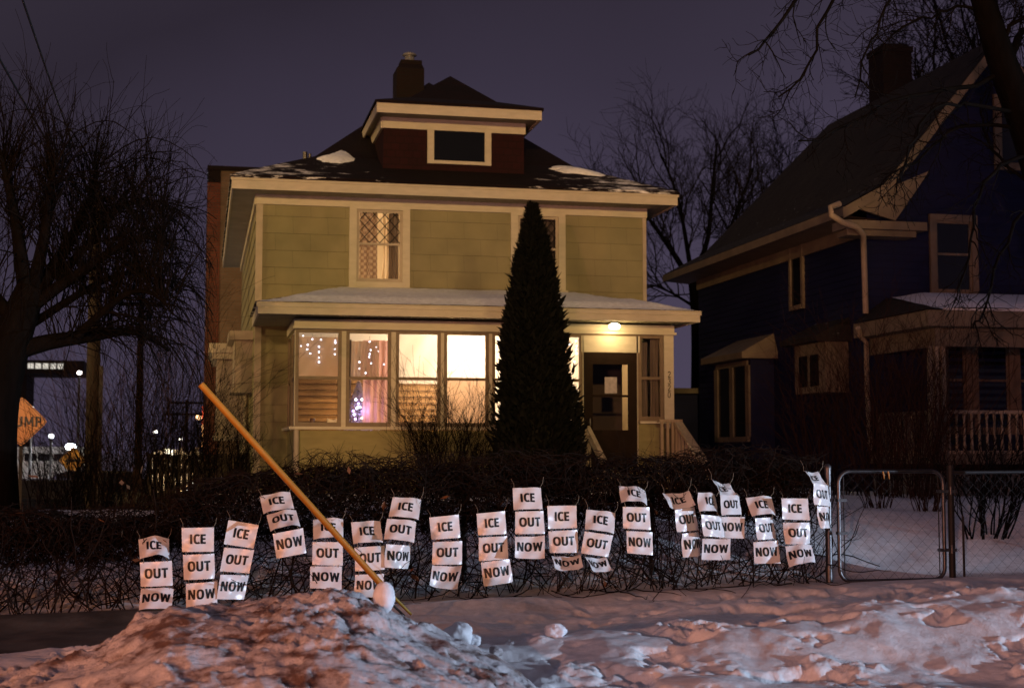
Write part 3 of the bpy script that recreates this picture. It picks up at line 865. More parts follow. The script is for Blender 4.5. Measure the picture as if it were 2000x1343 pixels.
# tree behind, between the two houses
rng = np.random.default_rng(12)
bt = thing('bare_tree', 'tall bare tree behind the gap between the two houses', 'tree', tuple(P(1365, 900, 48)))
out = []
BY = 48
tr = smooth_line(px_line([(1362, 940), (1360, 800), (1362, 700), (1360, 600), (1352, 540)], BY), 10)
out.append((0, tr, np.linspace(.25, .18, 10)))
for pts, r in [([(1355, 560), (1320, 500), (1285, 450), (1262, 420), (1235, 380)], .20), ([(1352, 545), (1340, 470), (1325, 380), (1290, 300)], .17),
               ([(1355, 540), (1385, 470), (1390, 380), (1400, 280)], .19), ([(1358, 560), (1410, 490), (1440, 410), (1470, 330)], .17),
               ([(1362, 600), (1420, 560), (1470, 500), (1500, 420)], .13), ([(1358, 600), (1310, 570), (1270, 555)], .10)]:
    ln = smooth_line(px_line(pts, BY, BY + rng.normal(0, 1.2)), 10)
    out.append((1, ln, np.linspace(r * .62, r * .2, 10)))
    for k in range(11):
        f = .2 + .8 * (k + rng.random()) / 11; i = min(int(f * 9), 8)
        dirx = ln[i + 1] - ln[i]; dirx /= np.linalg.norm(dirx)
        branch(out, ln[i], dirx + rng.normal(0, .5, 3) + np.array([0, 0, .25]), .032, 2.5, 2, 4, rng, 6, .17, .05, (5, 8), .65, .52, .5, .008, .15)
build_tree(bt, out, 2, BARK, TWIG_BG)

# boulevard tree at the right edge, in front of the blue house
rng = np.random.default_rng(5)
RY = 12.2
rt = thing('boulevard_tree', 'dark bare tree at the right edge with twigs hanging over the blue house', 'tree', tuple(P(2120, 1120, RY)))
out = []
tr = smooth_line(px_line([(2125, 1140), (2110, 900), (2085, 600), (2050, 380), (2005, 240), (1962, 140), (1930, 40), (1905, -60), (1870, -200)], RY), 18)
out.append((0, tr, np.linspace(.24, .085, 18)))
rl = [([(1905, -60), (1800, -110), (1700, -100), (1620, -60), (1560, -20), (1520, 40), (1500, 90), (1462, 108)], .03, -.3),
      ([(1880, -150), (1780, -160), (1690, -120), (1640, -40), (1610, 40), (1590, 110), (1560, 150), (1520, 190)], .026, .4),
      ([(1905, -60), (1830, -90), (1760, -60), (1730, 0), (1710, 50), (1690, 110), (1670, 190)], .022, -.6),
      ([(1925, 20), (1880, 10), (1830, 30), (1780, 50), (1740, 60)], .018, .2),
      ([(1960, 140), (1900, 170), (1830, 180), (1760, 190), (1700, 215), (1640, 260), (1560, 275)], .026, -.4),
      ([(1990, 220), (1900, 200), (1840, 200), (1800, 240), (1770, 300), (1750, 380)], .022, -.8),
      ([(2010, 250), (1930, 240), (1870, 250), (1820, 280), (1780, 330), (1720, 340)], .022, .3),
      ([(2030, 300), (1960, 310), (1920, 360), (1900, 430), (1890, 520), (1870, 570)], .022, -.5),
      ([(2050, 380), (2000, 400), (1960, 470), (1940, 560), (1920, 620), (1900, 640)], .022, -.3),
      ([(1960, 140), (2000, 60), (2040, 20)], .05, .3), ([(1945, 90), (1985, 40), (2020, 30)], .03, -.3),
      ([(2050, 380), (1980, 340), (1940, 300), (1920, 240), (1915, 190)], .02, .4)]
for pts, r, dy in rl:
    ln = smooth_line(px_line(pts, RY, RY + dy), 14)
    ln[1:-1] += rng.normal(0, .018, ln[1:-1].shape)
    out.append((1, ln, np.linspace(r, r * .3, 14)))
    for k in range(10):
        f = .25 + .75 * (k + rng.random()) / 10; i = min(int(f * 13), 12)
        dirx = ln[i + 1] - ln[i]; dirx /= np.linalg.norm(dirx)
        branch(out, ln[i], dirx + rng.normal(0, .45, 3) + np.array([0, 0, -.25]), .0085, .42, 2, 4, rng, 6, .22, -.03, (2, 4), .75, .62, .6, .0036, .2)
build_tree(rt, out, 2, BARK, TWIG)

# more trees behind the blue house
rng = np.random.default_rng(21)
for (px, py0, py1, Yv, w, lab) in [(1800, 330, 30, 42, 1.0, 'bare tree behind the blue house, right of its chimney'),
                                   (1950, 300, -60, 40, 1.2, 'bare tree behind the blue house gable top'),
                                   (1470, 560, 300, 60, .9, 'smaller bare tree behind the left end of the blue house roof')]:
    top = P(px, py1, Yv); bot = P(px, 930, Yv)
    t = thing('bare_tree', lab, 'tree', tuple(bot), 'bare trees behind the houses')
    out = []
    out.append((0, smooth_line([np.array(bot), np.array(P(px, py0, Yv))], 8), np.linspace(.3, .16, 8)))
    hh = top.z - P(px, py0, Yv).z
    for k in range(9):
        st = P(px, py0 + (py1 - py0) * .25 * rng.random(), Yv)
        branch(out, st, (rng.normal(0, .5) * w, rng.normal(0, .5), 1), .075, hh * (.6 + .35 * rng.random()), 1, 4, rng, 6, .13, .06, (4, 6), .6, .5, .5, .013, .2)
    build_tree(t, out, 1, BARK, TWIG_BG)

# ------------------------------------------------------------------ hedge of vines over the fence
rng = np.random.default_rng(9)
hd = thing('vine_hedge', 'dark brown tangle of bare vines smothering the fence behind the signs', 'hedge', (0, 13.2, .2))
N = 9500; K = 7
x0 = rng.uniform(-5.2, 6.05, N)
top = 1.47 + .02 * x0 - .40 * sstep(.35, -.5, x0) + .08 * fbm(x0 * 1.2, x0 * 0, 3, 4)
upper = rng.random(N) < .86
z0 = np.where(upper, .78 + .02 * x0 + (top - .78 - .02 * x0) * rng.random(N) ** .75, .22 + .02 * x0 + .6 * rng.random(N))
y0 = rng.normal(13.45, .22, N).clip(12.95, 14.0)
ang = rng.uniform(0, 2 * math.pi, N)
d = np.stack([np.cos(ang), rng.normal(0, .35, N), np.sin(ang) * .75], -1)
pts = np.zeros((N, K, 3)); pts[:, 0] = np.stack([x0, y0, z0], -1)
step = rng.uniform(.035, .10, N)
for k in range(1, K):
    d = d + rng.normal(0, .33, (N, 3)); d[:, 2] -= .05
    d /= np.linalg.norm(d, axis=1, keepdims=True)
    pts[:, k] = pts[:, k - 1] + d * step[:, None]
lim = (1.50 + .02 * pts[..., 0] - .40 * sstep(.35, -.5, pts[..., 0]) + .22 * fbm(pts[..., 0] * 1.7, pts[..., 0] * .3, 3, 14))
over = np.maximum(0, pts[..., 2] - lim); pts[..., 2] -= over * .75
pts[..., 1] = np.maximum(pts[..., 1], 12.93)
low = np.array(ground_h(pts[..., 0], pts[..., 1])); pts[..., 2] = np.maximum(pts[..., 2], low - .01)
rad = rng.uniform(.0022, .0058, N)[:, None] * np.linspace(1, .5, K)[None]
mb = MB(); mb.tubes(pts, rad, 3)
# stems rising from the ground
N = 520; K = 9
x0 = np.sort(rng.uniform(-5.2, 6.1, N)) + rng.normal(0, .05, N)
pts = np.zeros((N, K, 3))
y0 = rng.normal(13.25, .16, N).clip(12.98, 13.7)
g0 = ground_h(x0, y0) - .03
pts[:, 0] = np.stack([x0, y0, g0], -1)
d = np.stack([rng.normal(0, .55, N), rng.normal(0, .2, N), np.full(N, .9)], -1)
for k in range(1, K):
    d = d + rng.normal(0, .26, (N, 3)); d /= np.linalg.norm(d, axis=1, keepdims=True)
    pts[:, k] = pts[:, k - 1] + d * .14
pts[..., 1] = np.maximum(pts[..., 1], 12.93)
mb.tubes(pts, rng.uniform(.003, .009, N)[:, None] * np.linspace(1, .5, K)[None], 4)
# stray shoots standing above the hedge
N = 420; K = 8
x0 = rng.uniform(-5.2, 6.0, N); y0 = rng.normal(13.5, .2, N)
pts = np.zeros((N, K, 3)); pts[:, 0] = np.stack([x0, y0, 1.22 + .02 * x0 - .40 * sstep(.35, -.5, x0)], -1)
d = np.stack([rng.normal(0, .6, N), rng.normal(0, .3, N), np.full(N, .8)], -1); st_ = rng.uniform(.03, .085, N)
for k in range(1, K):
    d = d + rng.normal(0, .30, (N, 3)); d[:, 2] -= .06; d /= np.linalg.norm(d, axis=1, keepdims=True)
    pts[:, k] = pts[:, k - 1] + d * st_[:, None]
mb.tubes(pts, rng.uniform(.002, .0045, N)[:, None] * np.linspace(1, .4, K)[None], 3)
mb.build('vines', VINE, hd)
# darker heart of the hedge: packed small debris leaves and stubs
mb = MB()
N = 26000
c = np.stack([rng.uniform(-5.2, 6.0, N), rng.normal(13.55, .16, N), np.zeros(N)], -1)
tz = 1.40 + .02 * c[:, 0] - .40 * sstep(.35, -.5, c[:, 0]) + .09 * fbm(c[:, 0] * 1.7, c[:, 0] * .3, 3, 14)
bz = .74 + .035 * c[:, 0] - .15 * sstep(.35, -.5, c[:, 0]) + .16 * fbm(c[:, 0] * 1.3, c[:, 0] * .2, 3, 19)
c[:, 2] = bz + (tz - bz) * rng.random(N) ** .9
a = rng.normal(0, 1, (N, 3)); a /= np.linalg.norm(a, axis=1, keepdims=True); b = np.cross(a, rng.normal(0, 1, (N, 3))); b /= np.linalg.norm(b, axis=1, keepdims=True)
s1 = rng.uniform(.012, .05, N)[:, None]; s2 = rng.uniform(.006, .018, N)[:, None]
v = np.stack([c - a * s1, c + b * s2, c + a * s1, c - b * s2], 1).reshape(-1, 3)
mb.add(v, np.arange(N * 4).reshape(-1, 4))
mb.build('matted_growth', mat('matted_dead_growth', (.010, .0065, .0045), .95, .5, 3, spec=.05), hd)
mb = MB()
for _ in range(60):
    q = np.array([rng.uniform(-2, 6), 12.93 + .05 * rng.random(), 0]); q[2] = rng.uniform(.3, 1.45)
    a_ = rng.normal(0, .02, 3); b_ = rng.normal(0, .014, 3)
    mb.add([q - a_, q + b_, q + a_, q - b_], [(0, 1, 2, 3)])
mb.build('dead_leaves', LEAF_DEAD, hd)
# a few larger runners low over the snow
mb = MB()
for _ in range(46):
    xs0 = rng.uniform(.5, 6); p = np.array([xs0, 13.0, gh(xs0, 13.0) + .25 * rng.random()]); dd = np.array([rng.normal(0, 1), -.35, -.15])
    dd /= np.linalg.norm(dd); line = [p]
    for k in range(8):
        dd = dd + rng.normal(0, .25, 3); dd /= np.linalg.norm(dd); p = p + dd * .085
        p = np.array([p[0], max(p[1], 12.55), max(p[2], gh(p[0], p[1]) + .004)]); line.append(p)
    mb.tubes([line], [np.linspace(.006, .0025, 9)], 4)
mb.build('runners', VINE, hd)


# ------------------------------------------------------------------ shrubs
def shrub(lab, cx_, cy_, cz_, w, h, n, matr, seed, lean=.25, r=.008, dense=(3, 5), lev=3, name='bare_shrub', group=None):
    rg = np.random.default_rng(seed)
    t = thing(name, lab, 'shrub', (cx_, cy_, cz_), group)
    out = []
    for k in range(n):
        a = rg.uniform(0, 2 * math.pi); rr_ = w * .35 * math.sqrt(rg.random())
        branch(out, (cx_ + rr_ * math.cos(a), cy_ + rr_ * math.sin(a) * .6, cz_), (math.cos(a) * lean + rg.normal(0, .12), math.sin(a) * lean + rg.normal(0, .12), 1),
               r, h * (.55 + .5 * rg.random()), 1, lev, rg, 7, .10, .03, dense, .5, .5, .6, r * .35, .2)
    b_ = MB(); tubes_from(b_, [(p, rd) for l, p, rd in out], 3); b_.build('stems', matr, t)
    return t


q = P(880, 960, 21.6)
shrub('bare twiggy shrub in front of the lit porch windows', q.x, q.y, .85, 1.2, 1.55, 70, TWIG, 31, .30, .009, (3, 5))
q = P(655, 960, 21.8); shrub('low dark shrub against the left porch wall', q.x, q.y, .85, .9, .55, 34, TWIG, 32, .5, .007, (4, 6))
q = P(560, 970, 21.6); shrub('low bare shrub at the left corner of the porch', q.x, q.y, .82, .9, .42, 24, TWIG, 38, .6, .006, (3, 5))
q = P(765, 970, 21.4); shrub('low bare shrub under the second porch window', q.x, q.y, .82, 1.2, .40, 30, TWIG, 39, .6, .006, (3, 5))
q = P(1715, 995, 16); shrub('clump of bare stems on the snowbank behind the gate', q.x, q.y, gh(q.x, q.y), .5, .75, 26, SHRUB, 33, .35, .007, (2, 4))
q = P(1810, 1010, 15.6); shrub('clump of bare stems leaning beside the gate hinge post', q.x, q.y, gh(q.x, q.y), .5, .85, 24, SHRUB, 34, .4, .007, (2, 4))
q = P(1760, 960, 18.6); shrub('tall reddish shrub in front of the left side of the neighbour porch', q.x, q.y, .9, 1.7, 2.3, 90, SHRUB, 35, .16, .009, (2, 4))
q = P(1625, 960, 19.5); shrub('tall thin-stemmed shrub beside the small bay of the blue house', q.x, q.y, .9, 1.3, 1.9, 50, SHRUB, 40, .18, .008, (2, 4))
q = P(1925, 1080, 14.2); shrub('thick crooked shrub behind the fence right of the gate', q.x, q.y, gh(q.x, q.y), .8, 1.1, 24, TWIG, 36, .45, .012, (3, 5))
q = P(1960, 970, 18.8); shrub('bare shrub below the neighbour porch railing', q.x, q.y, .9, 1.5, .9, 40, SHRUB, 37, .3, .007, (2, 4))

# left thicket behind the hedge
for i, (px, Yv, w, h, n, lab) in enumerate([(215, 24, 1.3, 3.1, 40, 'tall bare thicket behind the left end of the hedge'),
                                            (290, 27, 1.6, 3.6, 46, 'reddish bare thicket between the pole and the yellow house'),
                                            (340, 24, .9, 2.6, 30, 'bare sapling clump in front of the board fence'),
                                            (150, 19, 1.0, 1.2, 16, 'low bare thicket right of the left tree trunk'),
                                            (90, 18, 1.0, .8, 12, 'low scrub at the foot of the left tree'),
                                            (430, 22.5, 1.2, 1.2, 34, 'bare scrub beside the left wall of the yellow house')]):
    q = P(px, 950, Yv)
    shrub(lab, q.x, q.y, gh(q.x, q.y) - .02, w, h, n, SHRUB if i == 1 else TWIG, 50 + i, .2, .011, (3, 5), 3, 'bare_thicket')

# ------------------------------------------------------------------ evergreen in front of the porch
rng = np.random.default_rng(17)
ev = thing('evergreen', 'tall narrow dark evergreen in front of the porch', 'tree', (4.95, 21.2, .9))
ex, ey, ez = P(1052, 930, 21.2).x, 21.2, .85
etop = P(1040, 402, 21.2)
hh = etop.z - ez
prof_t = np.array([0, .04, .12, .25, .4, .55, .7, .8, .9, .96, 1.0]); prof_r = np.array([.52, .65, .68, .65, .57, .47, .36, .28, .16, .07, .012])
N = 17000
tt = rng.random(N) ** 1.15
an = rng.uniform(0, 2 * math.pi, N)
lumpy = 1 + .30 * fbm(an * 1.3, tt * 8, 3, 91) + .22 * fbm(an * 3.5, tt * 20, 3, 92)
rad = np.interp(tt, prof_t, prof_r) * lumpy * np.clip(1 - np.abs(rng.normal(0, .16, N)), .3, 1.0)
lean = np.interp(tt, [0, .5, 1], [ex, ex + (etop.x - ex) * .6, etop.x])
c = np.stack([lean + rad * np.cos(an), ey + rad * np.sin(an), ez + tt * hh], -1)
outw = np.stack([np.cos(an), np.sin(an), np.full(N, .9)], -1) + rng.normal(0, .35, (N, 3)); outw /= np.linalg.norm(outw, axis=1, keepdims=True)
sd = np.cross(outw, rng.normal(0, 1, (N, 3))); sd /= np.linalg.norm(sd, axis=1, keepdims=True)
ln_ = rng.uniform(.05, .13, N)[:, None]; wd = rng.uniform(.018, .04, N)[:, None]
v = np.stack([c - outw * ln_ * .4, c + sd * wd, c + outw * ln_, c - sd * wd], 1).reshape(-1, 3)
mb = MB(); mb.add(v, np.arange(N * 4).reshape(-1, 4))
N = 900
tt = rng.random(N) ** 1.1; an = rng.uniform(0, 2 * math.pi, N)
rad = np.interp(tt, prof_t, prof_r) * (.95 + .2 * rng.random(N))
c = np.stack([np.interp(tt, [0, .5, 1], [ex, ex + (etop.x - ex) * .6, etop.x]) + rad * np.cos(an), ey + rad * np.sin(an), ez + tt * hh], -1)
outw = np.stack([np.cos(an) * .7, np.sin(an) * .7, np.full(N, 1.0)], -1) + rng.normal(0, .3, (N, 3)); outw /= np.linalg.norm(outw, axis=1, keepdims=True)
sd = np.cross(outw, rng.normal(0, 1, (N, 3))); sd /= np.linalg.norm(sd, axis=1, keepdims=True)
ln_ = rng.uniform(.10, .20, N)[:, None]; wd = rng.uniform(.02, .035, N)[:, None]
mb.add(np.stack([c - outw * ln_ * .4, c + sd * wd, c + outw * ln_ * .8, c - sd * wd], 1).reshape(-1, 3), np.arange(N * 4).reshape(-1, 4))
mb.build('foliage', EVERGREEN, ev)
mb = MB(); mb.lathe((ex, ey, ez - .1), [(.09, 0), (.07, .5), (.05, 2), (.02, 4)], 10); mb.build('trunk', BARK, ev)
mb = MB()
zz = np.linspace(0, 1, 24)
mb.lathe((ex, ey, ez), [(float(np.interp(z, prof_t, prof_r)) * .72, float(z * hh * .95)) for z in zz], 20)
mb.build('inner_branches', mat('inner_branches', (.006, .006, .004), .95, .5, 9), ev)


# ------------------------------------------------------------------ wall helpers
def lap_wall(mb, o, ax, u0, u1, z0, z1, course, holes=(), lip=.012, mi=0):
    """clapboards on the upright plane through o along unit vector ax (x,y), facing n; each course leans out at its foot"""
    nx, ny = ax[1], -ax[0]
    zs = [z0]
    k = math.floor(z0 / course) + 1
    while k * course < z1 - 1e-4: zs.append(k * course); k += 1
    cuts = sorted(set([h_[2] for h_ in holes] + [h_[3] for h_ in holes]))
    k0 = z0
    for i in range(len(zs)):
        za = zs[i]; zb = zs[i + 1] if i + 1 < len(zs) else z1
        cb = math.floor((za + 1e-6) / course) * course
        edges = [za] + [c_ for c_ in cuts if za + 1e-4 < c_ < zb - 1e-4] + [zb]
        for a, b in zip(edges[:-1], edges[1:]):
            mid = (a + b) / 2
            iv = [(u0, u1)]
            for (h0, h1, hz0, hz1) in holes:
                if hz0 < mid < hz1:
                    nv = []
                    for (p, q) in iv:
                        if h1 <= p or h0 >= q: nv.append((p, q)); continue
                        if h0 > p: nv.append((p, h0))
                        if h1 < q: nv.append((h1, q))
                    iv = nv
            oa = lip * (1 - (a - cb) / course); ob = lip * (1 - (b - cb) / course)
            for (p, q) in iv:
                def pt(u, z, off): return (o[0] + ax[0] * u + nx * off, o[1] + ax[1] * u + ny * off, z)
                mb.quad(pt(p, a, oa), pt(q, a, oa), pt(q, b, ob), pt(p, b, ob), mi)
                if a == za:
                    mb.quad(pt(p, a, 0), pt(q, a, 0), pt(q, a, oa), pt(p, a, oa), mi)


def hip_roof(mb, x0, x1, y0, y1, z, inset, zk, apex0, apex1, mi=0, th=.05):
    """bell-cast hip roof: eave rectangle, kink ring, ridge from apex0 to apex1 (3D)"""
    e_ = [(x0, y0, z), (x1, y0, z), (x1, y1, z), (x0, y1, z)]
    k_ = [(x0 + inset, y0 + inset, zk), (x1 - inset, y0 + inset, zk), (x1 - inset, y1 - inset, zk), (x0 + inset, y1 - inset, zk)]
    for i in range(4):
        j = (i + 1) % 4; mb.quad(e_[i], e_[j], k_[j], k_[i], mi)
    a0, a1 = apex0, apex1
    mb.tri(k_[0], k_[1], a0, mi); mb.quad(k_[1], k_[2], a1, a0, mi); mb.tri(k_[2], k_[3], a1, mi); mb.quad(k_[3], k_[0], a0, a1, mi)
    e2 = [(p[0], p[1], p[2] - th) for p in e_]
    for i in range(4):
        j = (i + 1) % 4; mb.quad(e2[i], e2[j], e_[j], e_[i], mi)


def sash_window(parent, x0, x1, z0, z1, y, ci=.09, mid=None, fm=TRIM, sm=TRIM, gm=DARKGLASS, dep=.05, sash=.04, name='window', label=None, solid=True):
    """casing proud of a wall facing -y; sash rails and glass inside"""
    mb = MB()
    mb.box(x0 - ci, x0, y - dep, y + .06, z0 - ci * .7, z1 + ci); mb.box(x1, x1 + ci, y - dep, y + .06, z0 - ci * .7, z1 + ci)
    mb.box(x0, x1, y - dep, y + .06, z1, z1 + ci)
    mb.box(x0, x1, y - dep - .012, y + .06, z0 - ci * .7, z0)
    w = mb.build(name, fm, parent, label=label)
    mb = MB(); yy = y - dep * .35
    mb.box(x0, x0 + sash, yy, yy + .035, z0, z1); mb.box(x1 - sash, x1, yy, yy + .035, z0, z1)
    mb.box(x0 + sash, x1 - sash, yy, yy + .035, z1 - sash, z1); mb.box(x0 + sash, x1 - sash, yy, yy + .035, z0, z0 + sash * 1.3)
    if mid: mb.box(x0 + sash, x1 - sash, yy - .008, yy + .035, mid - .02, mid + .02)
    mb.build('sash', sm, w)
    mb = MB(); mb.quad((x0 + sash, yy + .015, z0 + sash), (x1 - sash, yy + .015, z0 + sash), (x1 - sash, yy + .015, z1 - sash), (x0 + sash, yy + .015, z1 - sash))
    mb.build('glass', gm, w)
    return w


def curtain_mesh(x0, x1, z0, z1, y, folds=7, amp=.03, pinch=None, n=60):
    u = np.linspace(0, 1, n); v = np.linspace(0, 1, 24); U, V = np.meshgrid(u, v)
    xx = x0 + (x1 - x0) * U
    if pinch is not None:
        side, amt = pinch
        xx = side + (xx - side) * (1 - amt * np.sin(V * math.pi) ** 1.0 * (V > -1))
    yy = y + amp * np.sin(U * folds * 2 * math.pi + 1.2 * np.sin(V * 2)) + .01 * np.sin(V * 7 + U * 11)
    mb_ = MB(); mb_.grid(np.stack([xx, yy, z0 + (z1 - z0) * (1 - V)], -1))
    return mb_


# ------------------------------------------------------------------ the yellow house
X0, X1, YF, YB = .90, 7.97, 25.0, 34.6
PX0, PX1, PYF = 1.46, 7.80, 23.0
H_ = thing('yellow_house', 'two storey pale yellow-green house with hip roof, dormer and lit enclosed porch', 'house', (X0, YF, .9))

wl = (2.63, 3.45, 4.58, 5.87)      # upper windows: opening x0,x1,z0,z1
wr = (5.55, 6.31, 4.60, 5.86)
mb = MB()
lap_wall(mb, (0, YF, 0), (1, 0), X0, X1, 3.6, 5.92, .3, [wl, wr])
lap_wall(mb, (0, YF, 0), (1, 0), X0, PX0 + .02, .6, 3.6, .3)
mb.build('front_wall', SIDING, H_)
mb = MB()
# side wall faces -x : run along y from back to front
lap_wall(mb, (X0, 0, 0), (0, -1), -YB, -YF, .6, 5.92, .3)
mb.build('side_wall', SIDING, H_)
mb = MB(); mb.quad((X1, YF, .6), (X1, YB, .6), (X1, YB, 5.95), (X1, YF, 5.95)); mb.quad((X0, YB, .6), (X1, YB, .6), (X1, YB, 5.95), (X0, YB, 5.95))
mb.build('rear_walls', SIDING, H_)
mb = MB(); mb.box(X0 - .025, X0 + .09, YF - .028, YF + .09, .9, 5.9); mb.build('corner_board', TRIM_DIM, H_)
mb = MB(); mb.box(X1 - .05, X1 + .02, YF - .024, YF + .05, 3.9, 5.9); mb.build('corner_board', TRIM_DIM, H_)
mb = MB()
mb.box(X0 - .03, X1 + .03, YF - .05, YF + .02, 5.90, 6.10); mb.box(X0 - .05, X0 + .02, YF + .02, YB, 5.90, 6.10)
mb.build('frieze', TRIM, H_)
EX0, EX1, EY0, EY1, EZ = .44, 8.40, 24.38, 35.2, 6.27
mb = MB(); mb.quad((EX0 + .03, EY0 + .03, 6.075), (EX0 + .03, EY1, 6.075), (EX1 - .03, EY1, 6.075), (EX1 - .03, EY0 + .03, 6.075))
for k in range(60):
    xx = EX0 + .1 + k * .131; mb.box(xx, xx + .012, EY0 + .04, YF - .055, 6.066, 6.074)
mb.build('soffit', SOFFIT, H_)
mb = MB()
mb.box(EX0, EX1, EY0, EY0 + .03, 6.05, EZ - .03); mb.box(EX0, EX0 + .03, EY0 + .03, EY1, 6.05, EZ - .03); mb.box(EX1 - .03, EX1, EY0 + .03, EY1, 6.05, EZ - .03)
mb.box(EX0 - .02, EX1 + .02, EY0 - .02, EY0, 6.20, EZ - .028)
mb.build('fascia', TRIM, H_)
apx = P(835, 166, 29.8)
mb = MB(); hip_roof(mb, EX0 - .03, EX1 + .03, EY0 - .04, EY1, EZ + .02, 1.55, 6.98, (apx.x, 29.6, apx.z), (apx.x, 30.4, apx.z)); mb.build('roof', ROOF, H_)


def roof_z(x, y):
    """height of the front, left or right slope of the main roof"""
    d_ = min(y - EY0, x - EX0, EX1 - x)
    if d_ < 1.55: return EZ + .02 + d_ / 1.55 * .7
    return 0


def snow_patch(pxs, lift, seed, parent, name='snow_patch'):
    """snow lying on the front slope; outline from its footprint"""
    (cx_, cy_), (rx, ry), tilt = pxs
    n = 26
    g = np.linspace(-1, 1, n); U, V = np.meshgrid(g, g)
    r2 = U ** 2 + V ** 2; r_ = np.sqrt(r2)
    edge = 1 + .5 * fbm(np.arctan2(V, U) * 1.4 + seed, r_ * 0 + seed, 3, seed)
    hgt = np.clip(1 - (r_ / edge) ** 2.4, -1, 1)
    Xs = cx_ + U * rx + tilt * V; Ys = cy_ + V * ry
    return Xs, Ys, hgt


def front_slope(y):   # front slope z by y
    dd = y - EY0
    return np.where(dd < 1.55, EZ + .02 + dd / 1.55 * .69, 6.98 + (dd - 1.55) / 3.7 * (apx.z - 6.98))


for (cpx, rx, ry, tl, sd_) in [((P(655, 308, 25.9).x, 25.75), .34, .42, .10, 3), ((P(1115, 328, 25.7).x, 25.55), .38, .30, -.30, 6)]:
    Xs, Ys, hg = snow_patch((cpx, (rx, ry), tl), .1, sd_, H_)
    mb = MB(); mb.grid(np.stack([Xs, Ys, front_slope(Ys) + .10 * hg - .0], -1)); mb.build('roof_snow', SNOW_ROOF, H_)
q = P(598, 303, 27)
mb = MB(); mb.cyl((q.x, 27.3, q.z - .4), (q.x, 27.3, q.z + .12), .045); mb.cyl((q.x + .09, 27.3, q.z - .4), (q.x + .09, 27.3, q.z + .09), .03)
mb.build('vent_pipe', STEEL, H_)

# dormer
DX0, DX1, DY = 3.12, 5.72, 25.2
dm = MB(); dm.box(DX0, DX1, DY, 28, 6.3, 7.60)
dorm = dm.build('dormer', DORMER_RED, H_)
mb = MB(); mb.box(DX0 - .02, DX1 + .02, DY - .045, DY - .002, 7.40, 7.60); mb.box(DX0 - .045, DX0 - .002, DY, 28, 7.40, 7.60); mb.build('dormer_frieze', TRIM, dorm)
dx0, dx1, dy0 = 2.93, 5.92, 24.62
mb = MB(); mb.box(dx0, dx1, dy0, dy0 + .03, 7.55, 7.73); mb.box(dx0, dx0 + .03, dy0 + .03, 27.6, 7.55, 7.73); mb.box(dx1 - .03, dx1, dy0 + .03, 27.6, 7.55, 7.73)
mb.build('dormer_fascia', TRIM, dorm)
mb = MB(); mb.quad((dx0 + .03, dy0 + .03, 7.605), (dx0 + .03, 27.6, 7.605), (dx1 - .03, 27.6, 7.605), (dx1 - .03, dy0 + .03, 7.605)); mb.build('dormer_soffit', SOFFIT, dorm)
dap = P(876, 154, 26.6)
mb = MB(); hip_roof(mb, dx0 - .03, dx1 + .03, dy0 - .03, 30.5, 7.77, .72, 8.02, (dap.x, 26.4, dap.z), (dap.x, 29.4, dap.z)); mb.build('dormer_roof', ROOF, dorm)
wx0, wx1, wz0, wz1 = P(847, 300, DY).x, P(946, 300, DY).x, P(895, 316, DY).z, P(895, 251, DY).z
mb = MB()
mb.box(wx0 - .12, wx0, DY - .05, DY - .002, wz0 - .06, wz1 + .09); mb.box(wx1, wx1 + .12, DY - .05, DY - .002, wz0 - .06, wz1 + .09)
mb.box(wx0, wx1, DY - .05, DY - .002, wz1, wz1 + .09); mb.box(wx0, wx1, DY - .065, DY - .002, wz0 - .06, wz0)
mb.build('dormer_window_frame', TRIM, dorm)
mb = MB(); mb.quad((wx0, DY - .012, wz0), (wx1, DY - .012, wz0), (wx1, DY - .012, wz1), (wx0, DY - .012, wz1)); mb.build('dormer_window_glass', DARKGLASS, dorm)

# chimney
c0, c1 = P(771, 180, 28).x, P(824, 180, 28).x
ztop = P(797, 122, 28).z
mb = MB(); mb.box(c0, c1, 27.7, 28.3, 7.6, ztop - .2)
v = [(c0, 27.7, ztop - .2), (c1, 27.7, ztop - .2), (c1, 28.3, ztop - .2), (c0, 28.3, ztop - .2)]
i_ = .10
mb.add(v + [(c0 + i_, 27.8, ztop - .08), (c1 - .03, 27.8, ztop - .08), (c1 - .03, 28.2, ztop - .08), (c0 + i_, 28.2, ztop - .08)],
       [(0, 1, 5, 4), (1, 2, 6, 5), (2, 3, 7, 6), (3, 0, 4, 7)])
mb.box(c0 + i_, c1 - .03, 27.8, 28.2, ztop - .08, ztop)
ch = mb.build('chimney', BRICK_DK, H_)
cxm = (c0 + c1) / 2 + .02
mb = MB(); mb.lathe((cxm, 28, ztop - .02), [(.10, 0), (.10, .13), (.05, .13), (.05, .16), (.15, .16), (.13, .19), (.03, .235), (0, .24)], 16)
mb.build('flue_cap', mat('zinc_flue', (.28, .28, .29), .45, .3, 8, metal=.5), ch)

# upper windows ---------------------------------------------------------------
def lattice(mb, x0, x1, z0, z1, y, nx=4, r=.0075):
    """diamond leading clipped to the sash"""
    w = (x1 - x0) / nx; h = w * 1.12
    k = -12
    for sgn in (1, -1):
        for k in range(-14, 15):
            xa = x0 + k * w
            pts_ = []
            # line x = xa + sgn*(z-z0)*w/h
            for z in np.linspace(z0, z1, 60):
                x = xa + sgn * (z - z0) * w / h
                if x0 <= x <= x1: pts_.append((x, y, z))
            if len(pts_) > 1: mb.tubes([[pts_[0], pts_[-1]]], [[r, r]], 4)


